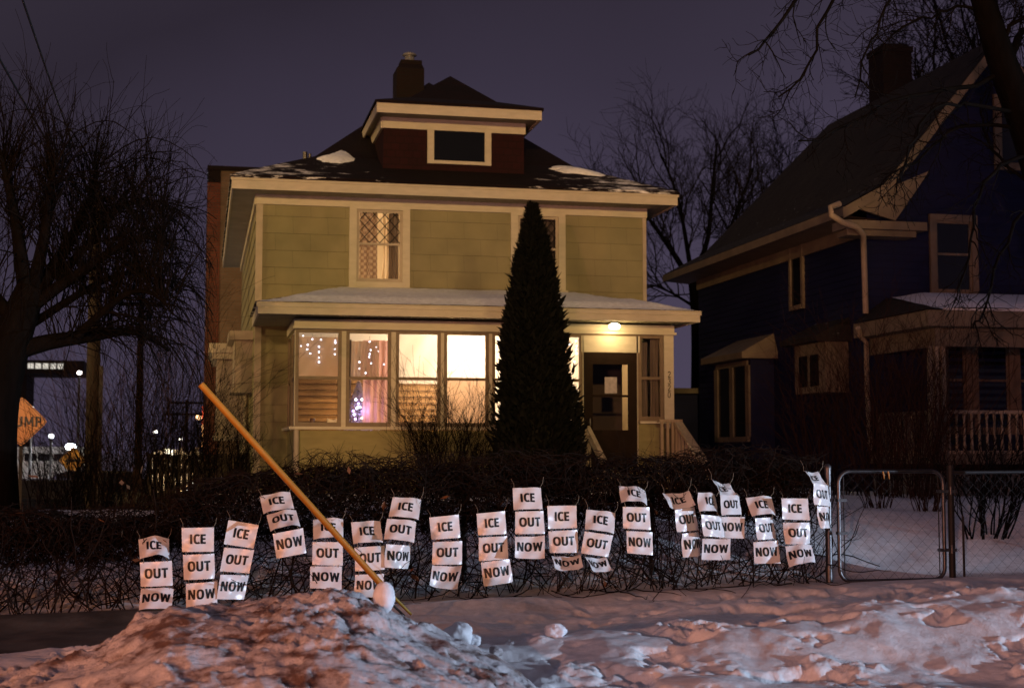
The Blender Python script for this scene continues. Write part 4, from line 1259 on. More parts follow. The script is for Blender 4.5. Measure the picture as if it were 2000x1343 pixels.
for (a, b_, c_, d_), lit in ((wl, True), (wr, False)):
    w = sash_window(H_, a, b_, c_, d_, YF, .13, 5.26, TRIM, TRIM_DIM, GLASS if lit else glass_mat('dim_glass', (.8, .8, .85)), .06, .05,
                    label='lit upper window with patterned curtains' if lit else 'dark upper window partly behind the evergreen')
    mb = MB(); lattice(mb, a + .05, b_ - .05, 5.28, d_ - .05, YF - .028); mb.build('diamond_lattice', BLACKGAP, w)
    mb = MB(); mb.box(a - .17, b_ + .17, YF - .09, YF - .063, c_ - .135, c_ - .095); mb.build('sill', TRIM, w)
# rooms behind the upper windows
room = mat('room_plaster', (.62, .52, .40), .8, .1, 2)
for (rx0, rx1) in ((1.4, 4.7), (5.0, 7.6)):
    mb = MB()
    mb.quad((rx0, 28, 4.0), (rx1, 28, 4.0), (rx1, 28, 6.02), (rx0, 28, 6.02)); mb.quad((rx0, YF + .08, 4.0), (rx0, 28, 4.0), (rx0, 28, 6.02), (rx0, YF + .08, 6.02))
    mb.quad((rx1, YF + .08, 4.0), (rx1, 28, 4.0), (rx1, 28, 6.02), (rx1, YF + .08, 6.02)); mb.quad((rx0, YF + .08, 6.02), (rx1, YF + .08, 6.02), (rx1, 28, 6.02), (rx0, 28, 6.02))
    mb.quad((rx0, YF + .08, 4.0), (rx1, YF + .08, 4.0), (rx1, 28, 4.0), (rx0, 28, 4.0))
    mb.build('upstairs_room', room, H_)
lamp('bedroom_lamp', 'POINT', (2.1, 26.7, 5.3), 105, (1, .74, .42), .12)
CHK = cloth_mat('checked_curtain', (.36, .28, .22), .35, 'check', (.22, .15, .12), 18)
DRK = cloth_mat('brown_curtain', (.25, .20, .17), .3, None, (.13, .1, .085), 9)
SHEER = cloth_mat('sheer_curtain', (.80, .72, .60), .55, None, (.62, .52, .42), 6)
PINK = cloth_mat('pink_curtain', (.66, .42, .38), .4, None, (.50, .29, .27), 7)
PEACH = cloth_mat('peach_curtain', (.72, .52, .38), .22, None, (.60, .42, .30), 4)
SHADE = cloth_mat('roller_shade', (.78, .72, .66), .6, None, (.72, .66, .6), 3)
SHADE_TAN = cloth_mat('tan_shade', (.62, .47, .36), .4, None, (.56, .42, .32), 3)
cg = 'curtains of the lit upper window'
tag(curtain_mesh(2.70, 3.02, 4.62, 5.84, YF + .13, 3, .015).build('curtain', CHK), 'checked curtain on the left of the lit upper window', 'curtain', cg)
tag(curtain_mesh(3.22, 3.40, 4.62, 5.84, YF + .13, 3, .02).build('curtain', DRK), 'brown curtain on the right of the lit upper window', 'curtain', cg)
tag(curtain_mesh(3.10, 3.26, 4.66, 5.84, YF + .22, 2, .02, (3.22, .35)).build('curtain', SHEER), 'pale sheer in the bright gap of the upper window', 'curtain', cg)
tag(curtain_mesh(5.58, 6.28, 4.62, 5.84, YF + .13, 7, .02).build('curtain', DRK), 'drawn grey-brown curtain in the dark upper window', 'curtain')

# porch -----------------------------------------------------------------------
gl = [(583, 660), (682, 757), (779, 854), (873, 948), (967, 1042), (1064, 1131)]
gl = [(P(a, 740, PYF).x, P(b_, 740, PYF).x) for a, b_ in gl]
GZ0, GZ1, GM = 2.06, 3.50, 2.775
DRX0, DRX1, DRZ0, DRZ1 = 6.26, 7.14, 1.33, 3.25
SLX0, SLX1, SLZ0, SLZ1 = 7.25, 7.58, 2.18, 3.50
PW_END = gl[-1][1] + .06
mb = MB()
lap_wall(mb, (0, PYF, 0), (1, 0), PX0, PW_END, .6, 1.93, .26, [], .008)
mb.quad((SLX0 - .06, PYF, .6), (PX1, PYF, .6), (PX1, PYF, 2.05), (SLX0 - .06, PYF, 2.05))
mb.quad((DRX0 - .06, PYF, .6), (DRX1 + .06, PYF, .6), (DRX1 + .06, PYF, DRZ0), (DRX0 - .06, PYF, DRZ0))
mb.build('porch_front_wall', SIDING_LOW, H_)
mb = MB()
lap_wall(mb, (PX0, 0, 0), (0, -1), -YF, -PYF, .6, 1.93, .26, [], .008)
lap_wall(mb, (PX0, 0, 0), (0, -1), -YF, -PYF, 3.52, 3.72, .26, [], .008)
mb.build('porch_side_wall', SIDING_LOW, H_)
mb = MB(); mb.quad((PX1, PYF, .6), (PX1, YF, .6), (PX1, YF, 3.75), (PX1, PYF, 3.75)); mb.build('porch_end_wall', SIDING_LOW, H_)
mb = MB()   # corner posts, header, mullions
mb.box(PX0 - .02, gl[0][0] - .055, PYF - .03, PYF + .1, 2.0, 3.53)
mb.build('corner_post', TRIM, H_)
mb = MB(); mb.box(SLX1 + .07, PX1 + .02, PYF - .03, PYF + .1, 1.98, 3.56); mb.build('corner_post', TRIM, H_)
mb = MB(); mb.box(PX0 - .03, PX1 + .03, PYF - .045, PYF + .1, 3.57, 3.72); mb.box(PX0 - .05, PX1 + .05, PYF - .10, PYF - .045, 3.56, 3.60)
mb.box(PX0 - .03, PX0 + .03, PYF + .1, YF, 3.57, 3.72)
mb.build('header', TRIM, H_)
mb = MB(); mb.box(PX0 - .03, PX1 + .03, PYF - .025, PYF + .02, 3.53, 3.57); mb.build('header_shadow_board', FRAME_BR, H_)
mb = MB(); mb.box(PX0 - .10, PW_END + .02, PYF - .12, PYF + .08, 1.945, 1.99); mb.box(PX0 - .10, PX0 + .02, PYF + .08, YF, 1.945, 1.99)
mb.box(SLX0 - .04, SLX1 + .06, PYF - .06, PYF + .05, 2.06, 2.10)
mb.build('porch_sill', TRIM, H_)
for i in range(5):
    a = gl[i][1] + .055; b_ = gl[i + 1][0] - .055
    mb = MB(); mb.box(a, b_, PYF - .03, PYF + .05, 1.99, 3.53); mb.build('mullion', TRIM, H_)
mb = MB(); mb.box(gl[-1][1] + .055, DRX0 - .025, PYF - .03, PYF + .05, 1.35, 3.53); mb.build('mullion', TRIM, H_)
for i, (a, b_) in enumerate(gl):
    mb = MB(); f_ = .055
    mb.box(a - f_, a, PYF - .02, PYF + .03, 1.99, 3.53); mb.box(b_, b_ + f_, PYF - .02, PYF + .03, 1.99, 3.53)
    mb.box(a, b_, PYF - .02, PYF + .03, GZ1, 3.53); mb.box(a, b_, PYF - .02, PYF + .03, 1.99, GZ0)
    w = mb.build('porch_window', FRAME_BR, H_)
    mb = MB(); mb.box(a, b_, PYF - .028, PYF + .02, GM - .024, GM + .024); mb.build('meeting_rail', FRAME_BR, w)
    mb = MB(); mb.quad((a, PYF + .01, GZ0), (b_, PYF + .01, GZ0), (b_, PYF + .01, GZ1), (a, PYF + .01, GZ1)); mb.build('glass', GLASS, w)
# side windows of the porch (seen edge-on)
mb = MB()
for ya, yb in ((23.1, 23.9), (24.0, 24.9)):
    mb.box(PX0 - .015, PX0 + .03, ya, ya + .06, 1.99, 3.53); mb.box(PX0 - .015, PX0 + .03, yb - .06, yb, 1.99, 3.53); mb.box(PX0 - .01, PX0 + .03, ya + .06, yb - .06, GM - .03, GM + .03)
w = mb.build('porch_side_window', FRAME_BR, H_)
mb = MB(); mb.quad((PX0 + .02, PYF, 1.99), (PX0 + .02, YF, 1.99), (PX0 + .02, YF, 3.53), (PX0 + .02, PYF, 3.53)); mb.build('glass', mat('tan_blind_side', (.12, .09, .06), .5), w)
# interior: back wall with lapped boards, floor, ceiling, partition by the door
mb = MB()
lap_wall(mb, (0, YF - .05, 0), (1, 0), PX0 + .03, 6.22, 1.3, 2.95, .11, [], .02)
mb.build('interior_boards', brick_mat('tan_interior_boards', (.34, .19, .075), (.30, .165, .065), (.12, .06, .025), 3.1, .11, .012, 'xz', .6, .6), H_)  # dark rows paint the lap shade lines into the board colour
plaster = mat('interior_plaster', (.72, .66, .58), .8, .06, 2)
mb = MB()
mb.quad((PX0 + .03, YF - .03, 2.95), (6.22, YF - .03, 2.95), (6.22, YF - .03, 3.7), (PX0 + .03, YF - .03, 3.7))
mb.quad((PX0 + .03, PYF + .1, 3.68), (PX1, PYF + .1, 3.68), (PX1, YF, 3.68), (PX0 + .03, YF, 3.68))
mb.quad((PX0 + .03, PYF + .05, 1.31), (PX1, PYF + .05, 1.31), (PX1, YF, 1.31), (PX0 + .03, YF, 1.31))
mb.quad((6.22, PYF + .06, 1.3), (6.22, YF, 1.3), (6.22, YF, 3.68), (6.22, PYF + .06, 3.68))
mb.build('porch_interior', plaster, H_)
lamp('porch_room_lamp', 'POINT', (4.42, 24.0, 3.25), 190, (1, .80, .56), .10)
shade_g = 'blinds in the porch windows'
for i, (z0_, z1_, mt, lab) in enumerate([(2.76, 3.44, SHADE_TAN, 'tan shade drawn over the upper half of the leftmost porch window'),
                                         None or (0, 0, None, ''),
                                         (2.70, 3.50, SHADE, 'glowing white shade in the third porch window from the left'),
                                         (2.76, 3.50, SHADE, 'brightest white shade in the fourth porch window from the left'),
                                         (2.10, 3.50, SHADE, 'white shade in the porch window left of the evergreen tip')]):
    if mt is None: continue
    a, b_ = gl[i]
    t_ = curtain_mesh(a - .03, b_ + .03, z0_, z1_, PYF + .10, 1, .004).build('roller_shade', mt)
    tag(t_, lab, 'blind', shade_g)
a, b_ = gl[3]
tag(curtain_mesh(a - .03, b_ + .03, 2.06, 2.76, PYF + .14, 3, .012).build('curtain', PEACH), 'peach curtain in the lower half of the fourth porch window', 'curtain', 'curtains in the porch windows')
a, b_ = gl[1]
tag(curtain_mesh(a + .26, b_ + .10, 2.0, 3.42, PYF + .35, 4, .02).build('curtain', PINK), 'pink curtain on the right of the second porch window', 'curtain', 'curtains in the porch windows')
tag(curtain_mesh(a + .0, a + .52, 2.80, 3.40, PYF + .30, 5, .02).build('curtain', cloth_mat('gauze', (.66, .54, .46), .5, None, (.5, .4, .34), 10)), 'gauzy brown valance in the top of the second porch window', 'curtain', 'curtains in the porch windows')
tag(curtain_mesh(a - .02, a + .06, 2.0, 3.42, PYF + .28, 2, .01).build('curtain', DRK), 'narrow dark curtain edge on the left of the second porch window', 'curtain', 'curtains in the porch windows')
tag(curtain_mesh(gl[5][0] - .1, gl[5][1] - .08, 2.05, 3.45, PYF + .2, 4, .02).build('curtain', SHEER), 'pale curtain in the porch window right of the evergreen', 'curtain', 'curtains in the porch windows')

# lights hung in the windows
def bulbs(name, lab, pts, mt, cat='string lights', wire=True):
    t_ = thing(name, lab, cat, tuple(pts[0]), 'strings of small lights in the porch')
    mb = MB()
    for p in pts:
        k = random.uniform(.45, 1.0)
        mb.lathe((p[0], p[1], p[2] - .012), [(.001, 0), (.010 * k, .006 * k), (.012 * k, .014 * k), (.007 * k, .024 * k), (.001, .028 * k)], 8)
    mb.build('bulbs', mt, t_)
    mb = MB()
    srt = sorted(pts, key=lambda p: (round(p[0], 1), -p[2]))
    for p in srt: mb.cyl((p[0], p[1] + .002, p[2] + .01), (p[0], p[1] + .002, p[2] + .09), .0018, sides=4)
    mb.build('wires', BLACKGAP, t_)


yb_ = PYF + .06
pp = [(592, 655), (610, 662), (627, 663), (655, 664), (655, 669), (601, 673), (588, 675), (600, 682), (606, 690), (623, 677), (623, 687), (623, 698), (623, 707), (654, 681), (654, 691)]
bulbs('icicle_lights', 'white icicle lights hanging in the leftmost porch window', [P(a, b_, yb_) for a, b_ in pp], BULB_W)
pp = [(722, 667), (735, 677), (724, 683), (739, 685), (722, 691), (721, 697), (725, 709), (702, 707), (702, 719), (714, 728), (750, 711)]
bulbs('icicle_lights', 'white icicle lights hanging in the second porch window', [P(a, b_, yb_) for a, b_ in pp], BULB_W)
pp = [(1125, 665), (1126, 675), (1125, 682), (1126, 690), (1122, 706), (1112, 672)]
bulbs('icicle_lights', 'white icicle lights in the window left of the door', [P(a, b_, yb_) for a, b_ in pp], BULB_W)
pp = [(973, 664), (974, 690), (975, 707), (972, 722)]
bulbs('icicle_lights', 'white icicle lights beside the upper left of the evergreen', [P(a, b_, yb_) for a, b_ in pp], BULB_W)
# decorated tree inside the second window
ct = P(700, 830, 23.75)
xt = thing('lit_christmas_tree', 'small indoor tree covered in white and violet lights in the second porch window', 'decorated tree', (ct.x, 23.75, 1.31))
rg = np.random.default_rng(77)
mb = MB(); N = 2600
tt = rg.random(N); an = rg.uniform(0, 6.283, N); rr_ = (1 - tt) * .44 * np.sqrt(rg.random(N)) + .01
c = np.stack([ct.x + rr_ * np.cos(an), 23.75 + rr_ * np.sin(an), 1.75 + tt * 1.0], -1)
a_ = rg.normal(0, 1, (N, 3)); a_ /= np.linalg.norm(a_, axis=1, keepdims=True); b2 = np.cross(a_, rg.normal(0, 1, (N, 3))); b2 /= np.linalg.norm(b2, axis=1, keepdims=True)
mb.add(np.stack([c - a_ * .035, c + b2 * .006, c + a_ * .035, c - b2 * .006], 1).reshape(-1, 3), np.arange(N * 4).reshape(-1, 4))
mb.build('branches', mat('pale_tinsel_branches', (.40, .36, .44), .6, .3, 6), xt)
mb = MB(); mb.lathe((ct.x, 23.75, 1.31), [(.12, 0), (.12, .03), (.03, .05), (.025, 1.3)], 10); mb.build('stand', DARKWOOD, xt)
for mt, pp in ((BULB_P, [(690, 802), (722, 790), (716, 780), (727, 812), (694, 818)]), (BULB_W, [(695, 780), (707, 780), (697, 797), (692, 809), (703, 795), (711, 770)]), (BULB_P, [(717, 807), (713, 790), (700, 788), (718, 800)]), (BULB_Y, [(707, 816), (699, 795), (728, 798)])):
    mb = MB()
    for a, b_ in pp:
        p = P(a, b_, 23.42); mb.lathe((p.x, p.y, p.z - .02), [(.001, 0), (.017, .01), (.02, .02), (.012, .035), (.001, .04)], 8)
    mb.build('bulbs', mt, xt)
for x_, w_, h_, lab in ((P(664 - 0, 1, PYF).x, 0, 0, ''),): pass
lamp('christmas_tree_glow', 'POINT', (ct.x + .05, 23.45, 2.25), 5, (.62, .45, 1), .08)
p = P(598, 815, 23.25); mb = MB(); mb.lathe((p.x + .10, 23.25, 2.0), [(.0, 0), (.04, 0), (.045, .12), (.035, .13), (0, .13)], 12); tag(mb.build('mug', mat('brown_glaze', (.10, .05, .03), .3)), 'small brown mug on the sill of the leftmost porch window', 'mug')
p = P(640, 815, 23.25); mb = MB(); mb.prism([(p.x, 23.25, 2.0), (p.x + .14, 23.25, 2.0), (p.x + .15, 23.25, 2.13), (p.x + .1, 23.25, 2.10), (p.x - .01, 23.25, 2.13)], (0, .08, 0)); tag(mb.build('planter', mat('white_glaze', (.6, .52, .4), .4)), 'pale planter box on the sill of the leftmost porch window', 'planter')

# porch roof
RX0, RX1, RYF = .83, 8.10, 22.42
mb = MB(); mb.box(RX0, RX1, RYF, RYF + .03, 3.74, 3.91); mb.box(RX0, RX0 + .03, RYF + .03, YF - .03, 3.74, 3.91); mb.box(RX1 - .03, RX1, RYF + .03, YF - .03, 3.74, 3.91)
mb.box(RX0 - .02, RX1 + .02, RYF - .02, RYF, 3.85, 3.925)
mb.build('porch_fascia', TRIM, H_)
mb = MB(); mb.quad((RX0 + .03, RYF + .03, 3.76), (RX0 + .03, YF, 3.76), (RX1 - .03, YF, 3.76), (RX1 - .03, RYF + .03, 3.76))
for k in range(54):
    xx = RX0 + .1 + k * .133; mb.box(xx, xx + .012, RYF + .04, PYF - .05, 3.751, 3.759)
mb.build('porch_soffit', SOFFIT, H_)
zt = 4.40
mb = MB()
v = [(RX0 - .04, RYF - .03, 3.93), (RX1 + .04, RYF - .03, 3.93), (RX1 + .04, YF - .02, 3.93), (RX0 - .04, YF - .02, 3.93), (RX0 + 1.3, YF - .02, zt), (RX1 - 1.3, YF - .02, zt)]
mb.add(v, [(0, 1, 5, 4)]); mb.add(v, [(1, 2, 5), (3, 0, 4)]); mb.quad(*[(p[0], p[1], 3.912) for p in v[:4]])
mb.build('porch_roof', ROOF, H_)
# snow lying on the porch roof, thinning out at the eave ends
nx_, ny_ = 150, 34
U, V = np.meshgrid(np.linspace(0, 1, nx_), np.linspace(0, 1, ny_))
xl = RX0 - .02 + 1.25 * V; xr = RX1 + .02 - 1.25 * V
Xs = xl + (xr - xl) * U; Ys = RYF - .02 + (YF - .05 - RYF) * V
Zs = 3.935 + (zt - 3.93) * V
edge_d = np.minimum(np.minimum(U, 1 - U) * 7, V * 2.3)
thick = .085 * sstep(0, .5, edge_d) * (1 + .25 * fbm(Xs * 1.1, Ys * 1.5, 3, 8)) - .006 + .012 * fbm(Xs * 4, Ys * 4, 3, 18)
thick[-1] *= .6
mb = MB(); mb.grid(np.stack([Xs, Ys, Zs + np.maximum(thick, -.01)], -1)); mb.build('porch_roof_snow', SNOW_ROOF, H_)

# door
mb = MB(); fw = .13
mb.box(DRX0 - .02, DRX0 + fw, PYF - .045, PYF, DRZ0, DRZ1); mb.box(DRX1 - fw, DRX1 + .02, PYF - .045, PYF, DRZ0, DRZ1)
mb.box(DRX0 + fw, DRX1 - fw, PYF - .045, PYF, DRZ1 - .2, DRZ1); mb.box(DRX0 + fw, DRX1 - fw, PYF - .045, PYF, DRZ0, DRZ0 + .62)
mb.box(DRX0 + fw, DRX1 - fw, PYF - .04, PYF - .005, 2.50, 2.54)
door = mb.build('door', DARKWOOD, H_, label='dark brown storm door with a paper notice')
mb = MB(); mb.quad((DRX0 + fw, PYF - .02, DRZ0 + .62), (DRX1 - fw, PYF - .02, DRZ0 + .62), (DRX1 - fw, PYF - .02, DRZ1 - .2), (DRX0 + fw, PYF - .02, DRZ1 - .2)); mb.build('door_glass', GLASS, door)
a, b_ = P(1181, 736, PYF - .05), P(1205, 768, PYF - .05)
mb = MB(); mb.box(a.x, b_.x, PYF - .052, PYF - .046, b_.z, a.z); mb.build('paper_notice', mat('grey_notice_paper', (.34, .30, .31), .5, .35, 14), door)
mb = MB(); mb.cyl((DRX0 + .07, PYF - .09, 2.02), (DRX0 + .07, PYF - .09, 2.14), .014, sides=10); mb.box(DRX0 + .06, DRX0 + .08, PYF - .09, PYF - .045, 2.07, 2.09); mb.build('door_handle', STEEL, door)
mb = MB(); mb.box(DRX0 - .06, DRX1 + .08, PYF - .03, PYF + .02, DRZ1 + .005, 3.53); mb.build('door_head_panel', TRIM, H_)
mb = MB(); mb.box(DRX1 + .022, SLX0 - .062, PYF - .03, PYF + .02, 1.33, 3.53); mb.build('door_jamb', TRIM_DIM, H_)
# sidelight right of the door
mb = MB(); f_ = .06
mb.box(SLX0 - f_, SLX0, PYF - .02, PYF + .03, SLZ0 - .08, 3.53); mb.box(SLX1, SLX1 + f_, PYF - .02, PYF + .03, SLZ0 - .08, 3.53)
mb.box(SLX0, SLX1, PYF - .02, PYF + .03, SLZ1, 3.53); mb.box(SLX0, SLX1, PYF - .02, PYF + .03, SLZ0 - .08, SLZ0); mb.box(SLX0, SLX1, PYF - .02, PYF + .03, 2.80, 2.85)
w = mb.build('sidelight', FRAME_BR, H_)
mb = MB(); mb.quad((SLX0, PYF + .01, SLZ0), (SLX1, PYF + .01, SLZ0), (SLX1, PYF + .01, SLZ1), (SLX0, PYF + .01, SLZ1)); mb.build('glass', GLASS, w)
tag(curtain_mesh(SLX0 - .02, SLX0 + .15, SLZ0, SLZ1 - .06, PYF + .12, 3, .012).build('curtain', DRK), 'grey sheer on the left side of the sidelight by the door', 'curtain', 'curtains in the sidelight')
tag(curtain_mesh(SLX0 + .2, SLX1 + .02, SLZ0, SLZ1, PYF + .12, 3, .012).build('curtain', DRK), 'grey sheer on the right side of the sidelight by the door', 'curtain', 'curtains in the sidelight')
# vestibule back wall with the gap of an open inner door and a lit hall behind
s0, s1 = P(1214, 770, YF).x, P(1229, 770, YF).x
dk = mat('vestibule_brown', (.055, .035, .028), .8, .2, 3)
mb = MB()
mb.quad((6.23, YF - .04, 1.3), (s0, YF - .04, 1.3), (s0, YF - .04, 3.68), (6.23, YF - .04, 3.68)); mb.quad((s1, YF - .04, 1.3), (PX1, YF - .04, 1.3), (PX1, YF - .04, 3.68), (s1, YF - .04, 3.68))
mb.quad((6.235, PYF + .05, 1.3), (6.235, YF - .04, 1.3), (6.235, YF - .04, 3.67), (6.235, PYF + .05, 3.67))
mb.quad((6.23, PYF + .06, 3.66), (PX1, PYF + .06, 3.66), (PX1, YF - .04, 3.66), (6.23, YF - .04, 3.66))
mb.build('vestibule_walls', dk, H_)
mb = MB(); mb.quad((6.3, 26.4, 1.3), (7.9, 26.4, 1.3), (7.9, 26.4, 3.9), (6.3, 26.4, 3.9)); mb.quad((6.3, YF + .05, 1.3), (6.3, 26.4, 1.3), (6.3, 26.4, 3.9), (6.3, YF + .05, 3.9))
mb.quad((7.9, YF + .05, 1.3), (7.9, 26.4, 1.3), (7.9, 26.4, 3.9), (7.9, YF + .05, 3.9)); mb.quad((6.3, YF, 3.9), (7.9, YF, 3.9), (7.9, 26.4, 3.9), (6.3, 26.4, 3.9)); mb.quad((6.3, YF, 1.29), (7.9, YF, 1.29), (7.9, 26.4, 1.29), (6.3, 26.4, 1.29))
mb.build('hall_walls', room, H_)
lamp('hall_lamp', 'POINT', (6.9, 25.6, 3.4), 26, (1, .72, .36), .1)
# porch lamp over the door
lp = P(1200, 628, 22.72)
mb = MB(); mb.lathe((lp.x, 22.72, 3.745), [(.075, 0), (.075, -.02), (.05, -.025)], 18); pl = mb.build('porch_lamp', STEEL, H_)
mb = MB(); mb.lathe((lp.x, 22.72, 3.745), [(.05, -.025), (.095, -.05), (.10, -.085), (.075, -.12), (.0, -.13)], 20); gl_o = mb.build('lamp_globe', emit_mat('lamp_globe_glow', (1, .80, .46), 9), pl)
lamp('porch_lamp_light', 'POINT', (lp.x, 22.70, 3.55), 13, (1, .70, .30), .06)
# house number
mb = MB()
for k, ch_ in enumerate('2320'):
    p = P(1307, 731 + 13.2 * k, PYF - .03)
    def srf(u, v, off, p=p): return np.stack([p.x + u, np.full_like(u, PYF - .031 - off - .004), p.z - v], -1)
    glyph_mesh(mb, ch_, srf, 0, 0, .105, .85, .1, 2)
mb.build('house_number', DARKWOOD, H_)

# steps, stringer and railing
mb = MB(); mb.box(6.0, 7.95, 22.35, PYF - .002, .85, 1.30); mb.build('stoop', WOOD, H_)
mb = MB()
for k in range(2): mb.box(6.35, 7.85, 22.35 - .28 * (k + 1), 22.348 - .28 * k, .82, 1.30 - .16 * (k + 1))
mb.build('steps', WOOD, H_)
rA, rB = P(1322, 822, 22.5), P(1384, 915, 20.9)
rail = MB(); rail.beam(rA, rB, .14, .05)
rail.box(P(1285, 817, 22.5).x, P(1330, 817, 22.5).x, 22.42, 22.56, rA.z - .02, rA.z + .025)
rl_ = rail.build('stair_railing', WOOD, H_)
for k in range(8):
    f = (k + .6) / 8.4; q = rA + (rB - rA) * f
    zb = 1.30 - .42 * f
    if q.z - .03 > zb - .1:
        mb = MB(); mb.box(q.x - .02, q.x + .02, q.y - .02, q.y + .02, max(.82, zb - .35), q.z - .025); mb.build('baluster', WOOD, rl_)
mb = MB(); mb.box(rA.x - .05, rA.x + .05, 22.42, 22.52, .85, rA.z - .02); mb.box(rB.x - .05, rB.x + .05, rB.y - .02, rB.y + .08, .7, rB.z - .01); mb.build('newel', WOOD, rl_)
for xx in (P(1292, 860, 22.5).x, P(1303, 860, 22.5).x, P(1313, 860, 22.5).x):
    mb = MB(); mb.box(xx - .02, xx + .02, 22.46, 22.5, 1.30, rA.z - .02); mb.build('baluster', WOOD, rl_)
sA, sB = P(1147, 838, 22.5), P(1184, 912, 21.6)
mb = MB(); mb.beam(sA, sB, .07, .13); mb.box(sA.x - .05, sA.x + .05, 22.45, 22.55, .85, sA.z); mb.build('stair_rail', WOOD, H_)

# box bay on the left wall
mb = MB()
b1x = .90 - .62
mb.box(b1x, X0 - .002, 28.2, 30.6, 1.9, 3.5)
bay = mb.build('side_bay', TRIM_DIM, H_)
mb = MB(); mb.box(b1x - .16, X0 - .02, 28.05, 30.75, 3.5, 3.68); mb.box(b1x - .10, X0 - .02, 28.1, 30.7, 3.38, 3.5); mb.build('bay_cornice', TRIM, bay)
mb = MB(); mb.box(X0 - .33, X0 - .003, 26.4, 27.9, 2.75, 3.62); mb.box(X0 - .44, X0 - .003, 26.25, 28.0, 3.62, 3.78); mb.box(X0 - .38, X0 - .003, 26.3, 27.95, 2.66, 2.75); mb.build('oriel', TRIM_DIM, H_)
mb = MB(); mb.box(b1x - .05, X0 - .003, 28.15, 30.65, 1.82, 1.9); mb.build('bay_base', TRIM, bay)
mb = MB(); mb.cyl((X0 - .10, 26.9, .6), (X0 - .10, 26.9, 2.66), .05); mb.build('drain_pipe', TRIM_DIM, H_)
mb = MB(); mb.cyl((PX0 + .02, PYF - .08, .7), (PX0 + .02, PYF - .08, 1.94), .045); mb.build('drain_pipe', TRIM_DIM, H_)

# ------------------------------------------------------------------ brick building behind on the left
bb = thing('brick_building', 'old patched brick building behind the left side of the yellow house', 'building', (.1, 40, 0))
bz = P(420, 333, 40).z
mb = MB(); mb.box(.42, 9, 40, 60, -.8, bz); mb.build('wall', BRICK_BG, bb)
mb = MB(); mb.box(.06, .418, 39.97, 60, -.8, bz - .35); mb.build('brick_corner', BRICK_RED, bb)
mb = MB(); mb.box(.05, 9, 39.9, 60, bz, bz + .12); mb.box(.08, .41, 39.95, 60, bz - .35, bz - .002); mb.build('coping', BRICK_DK, bb)

# board fence at the left of the house
bf = thing('board_fence', 'dark upright board fence running left from the yellow house', 'fence', (-.9, 27, -.3))
mb = MB()
for k in range(18):
    x = -.95 + k * .102; mb.box(x, x + .092, 26.6, 26.63, -.6, 1.52 + .05 * random.random())
mb.build('boards', DARKFENCE, bf)
mb = MB(); mb.box(-.95, .85, 26.64, 26.69, .2, .29); mb.box(-.95, .85, 26.64, 26.69, 1.2, 1.29); mb.build('rail', DARKFENCE, bf)

# ------------------------------------------------------------------ the blue neighbour
NX0, NX1, NYF, NYB = 10.88, 15.6, 22.0, 30.2
NAX, NAZ, NEZ = 13.2, 8.66, 5.62
NEX0 = 10.28
nb = thing('blue_house', 'dark blue house with steep shingled gable roof and front porch', 'house', (NX0, NYF, .9))
nw = (P(1826, 500, NYF).x, P(1896, 500, NYF).x, 4.30, 5.52)
nw2 = (P(1952, 260, NYF).x, P(2040, 260, NYF).x, P(1960, 330, NYF).z + .06, P(1960, 200, NYF).z)
mb = MB()
lap_wall(mb, (0, NYF, 0), (1, 0), NX0, NX1, .6, 5.5, .12, [nw])
g_ = [(NX0, 5.5)]
z = 5.5
while z < NAZ - .35:
    zb = min(z + .12, NAZ - .3)
    f = (zb - 5.35) / (NAZ - 5.35)
    xl_ = NX0 - .15 + (NAX - NX0 + .15) * f; xr_ = 2 * NAX - xl_
    for (p_, q_) in ([(xl_, xr_)] if not (nw2[2] < z + .06 < nw2[3]) else [(xl_, nw2[0]), (nw2[1], xr_)]):
        if q_ > p_:
            mb.quad((p_, NYF - .008, z), (q_, NYF - .008, z), (q_, NYF, zb), (p_, NYF, zb)); mb.quad((p_, NYF, z), (q_, NYF, z), (q_, NYF - .008, z), (p_, NYF - .008, z))
    z = zb
mb.build('front_wall', BLUEWALL, nb)
mb = MB(); lap_wall(mb, (NX0, 0, 0), (0, -1), -NYB, -NYF, .6, 5.5, .12); mb.build('side_wall', BLUEWALL, nb)
mb = MB(); mb.quad((NX1, NYF, .6), (NX1, NYB, .6), (NX1, NYB, 5.5), (NX1, NYF, 5.5)); mb.quad((NX0, NYB, .6), (NX1, NYB, .6), (NX1, NYB, 5.5), (NX0, NYB, 5.5)); mb.build('rear_walls', BLUEWALL, nb)
mb = MB()
yr0, yr1, yb0 = NYF - .5, 28.3, 30.9
xe2 = 2 * NAX - NEX0
kx, kz = NEX0 + .75, NEZ + .42       # flared foot of the roof
for s_1, xe, xk in ((1, NEX0, kx), (-1, xe2, 2 * NAX - kx)):
    mb.quad((xe, yr0, NEZ), (xe, yb0, NEZ), (xk, yb0 - .65, kz), (xk, yr0, kz))
    mb.quad((xk, yr0, kz), (xk, yb0 - .65, kz), (NAX, yr1, NAZ), (NAX, yr0, NAZ))
mb.quad((NEX0, yb0, NEZ), (xe2, yb0, NEZ), (2 * NAX - kx, yb0 - .65, kz), (kx, yb0 - .65, kz))
mb.tri((kx, yb0 - .65, kz), (2 * NAX - kx, yb0 - .65, kz), (NAX, yr1, NAZ))
mb.build('roof', ROOF_B, nb)
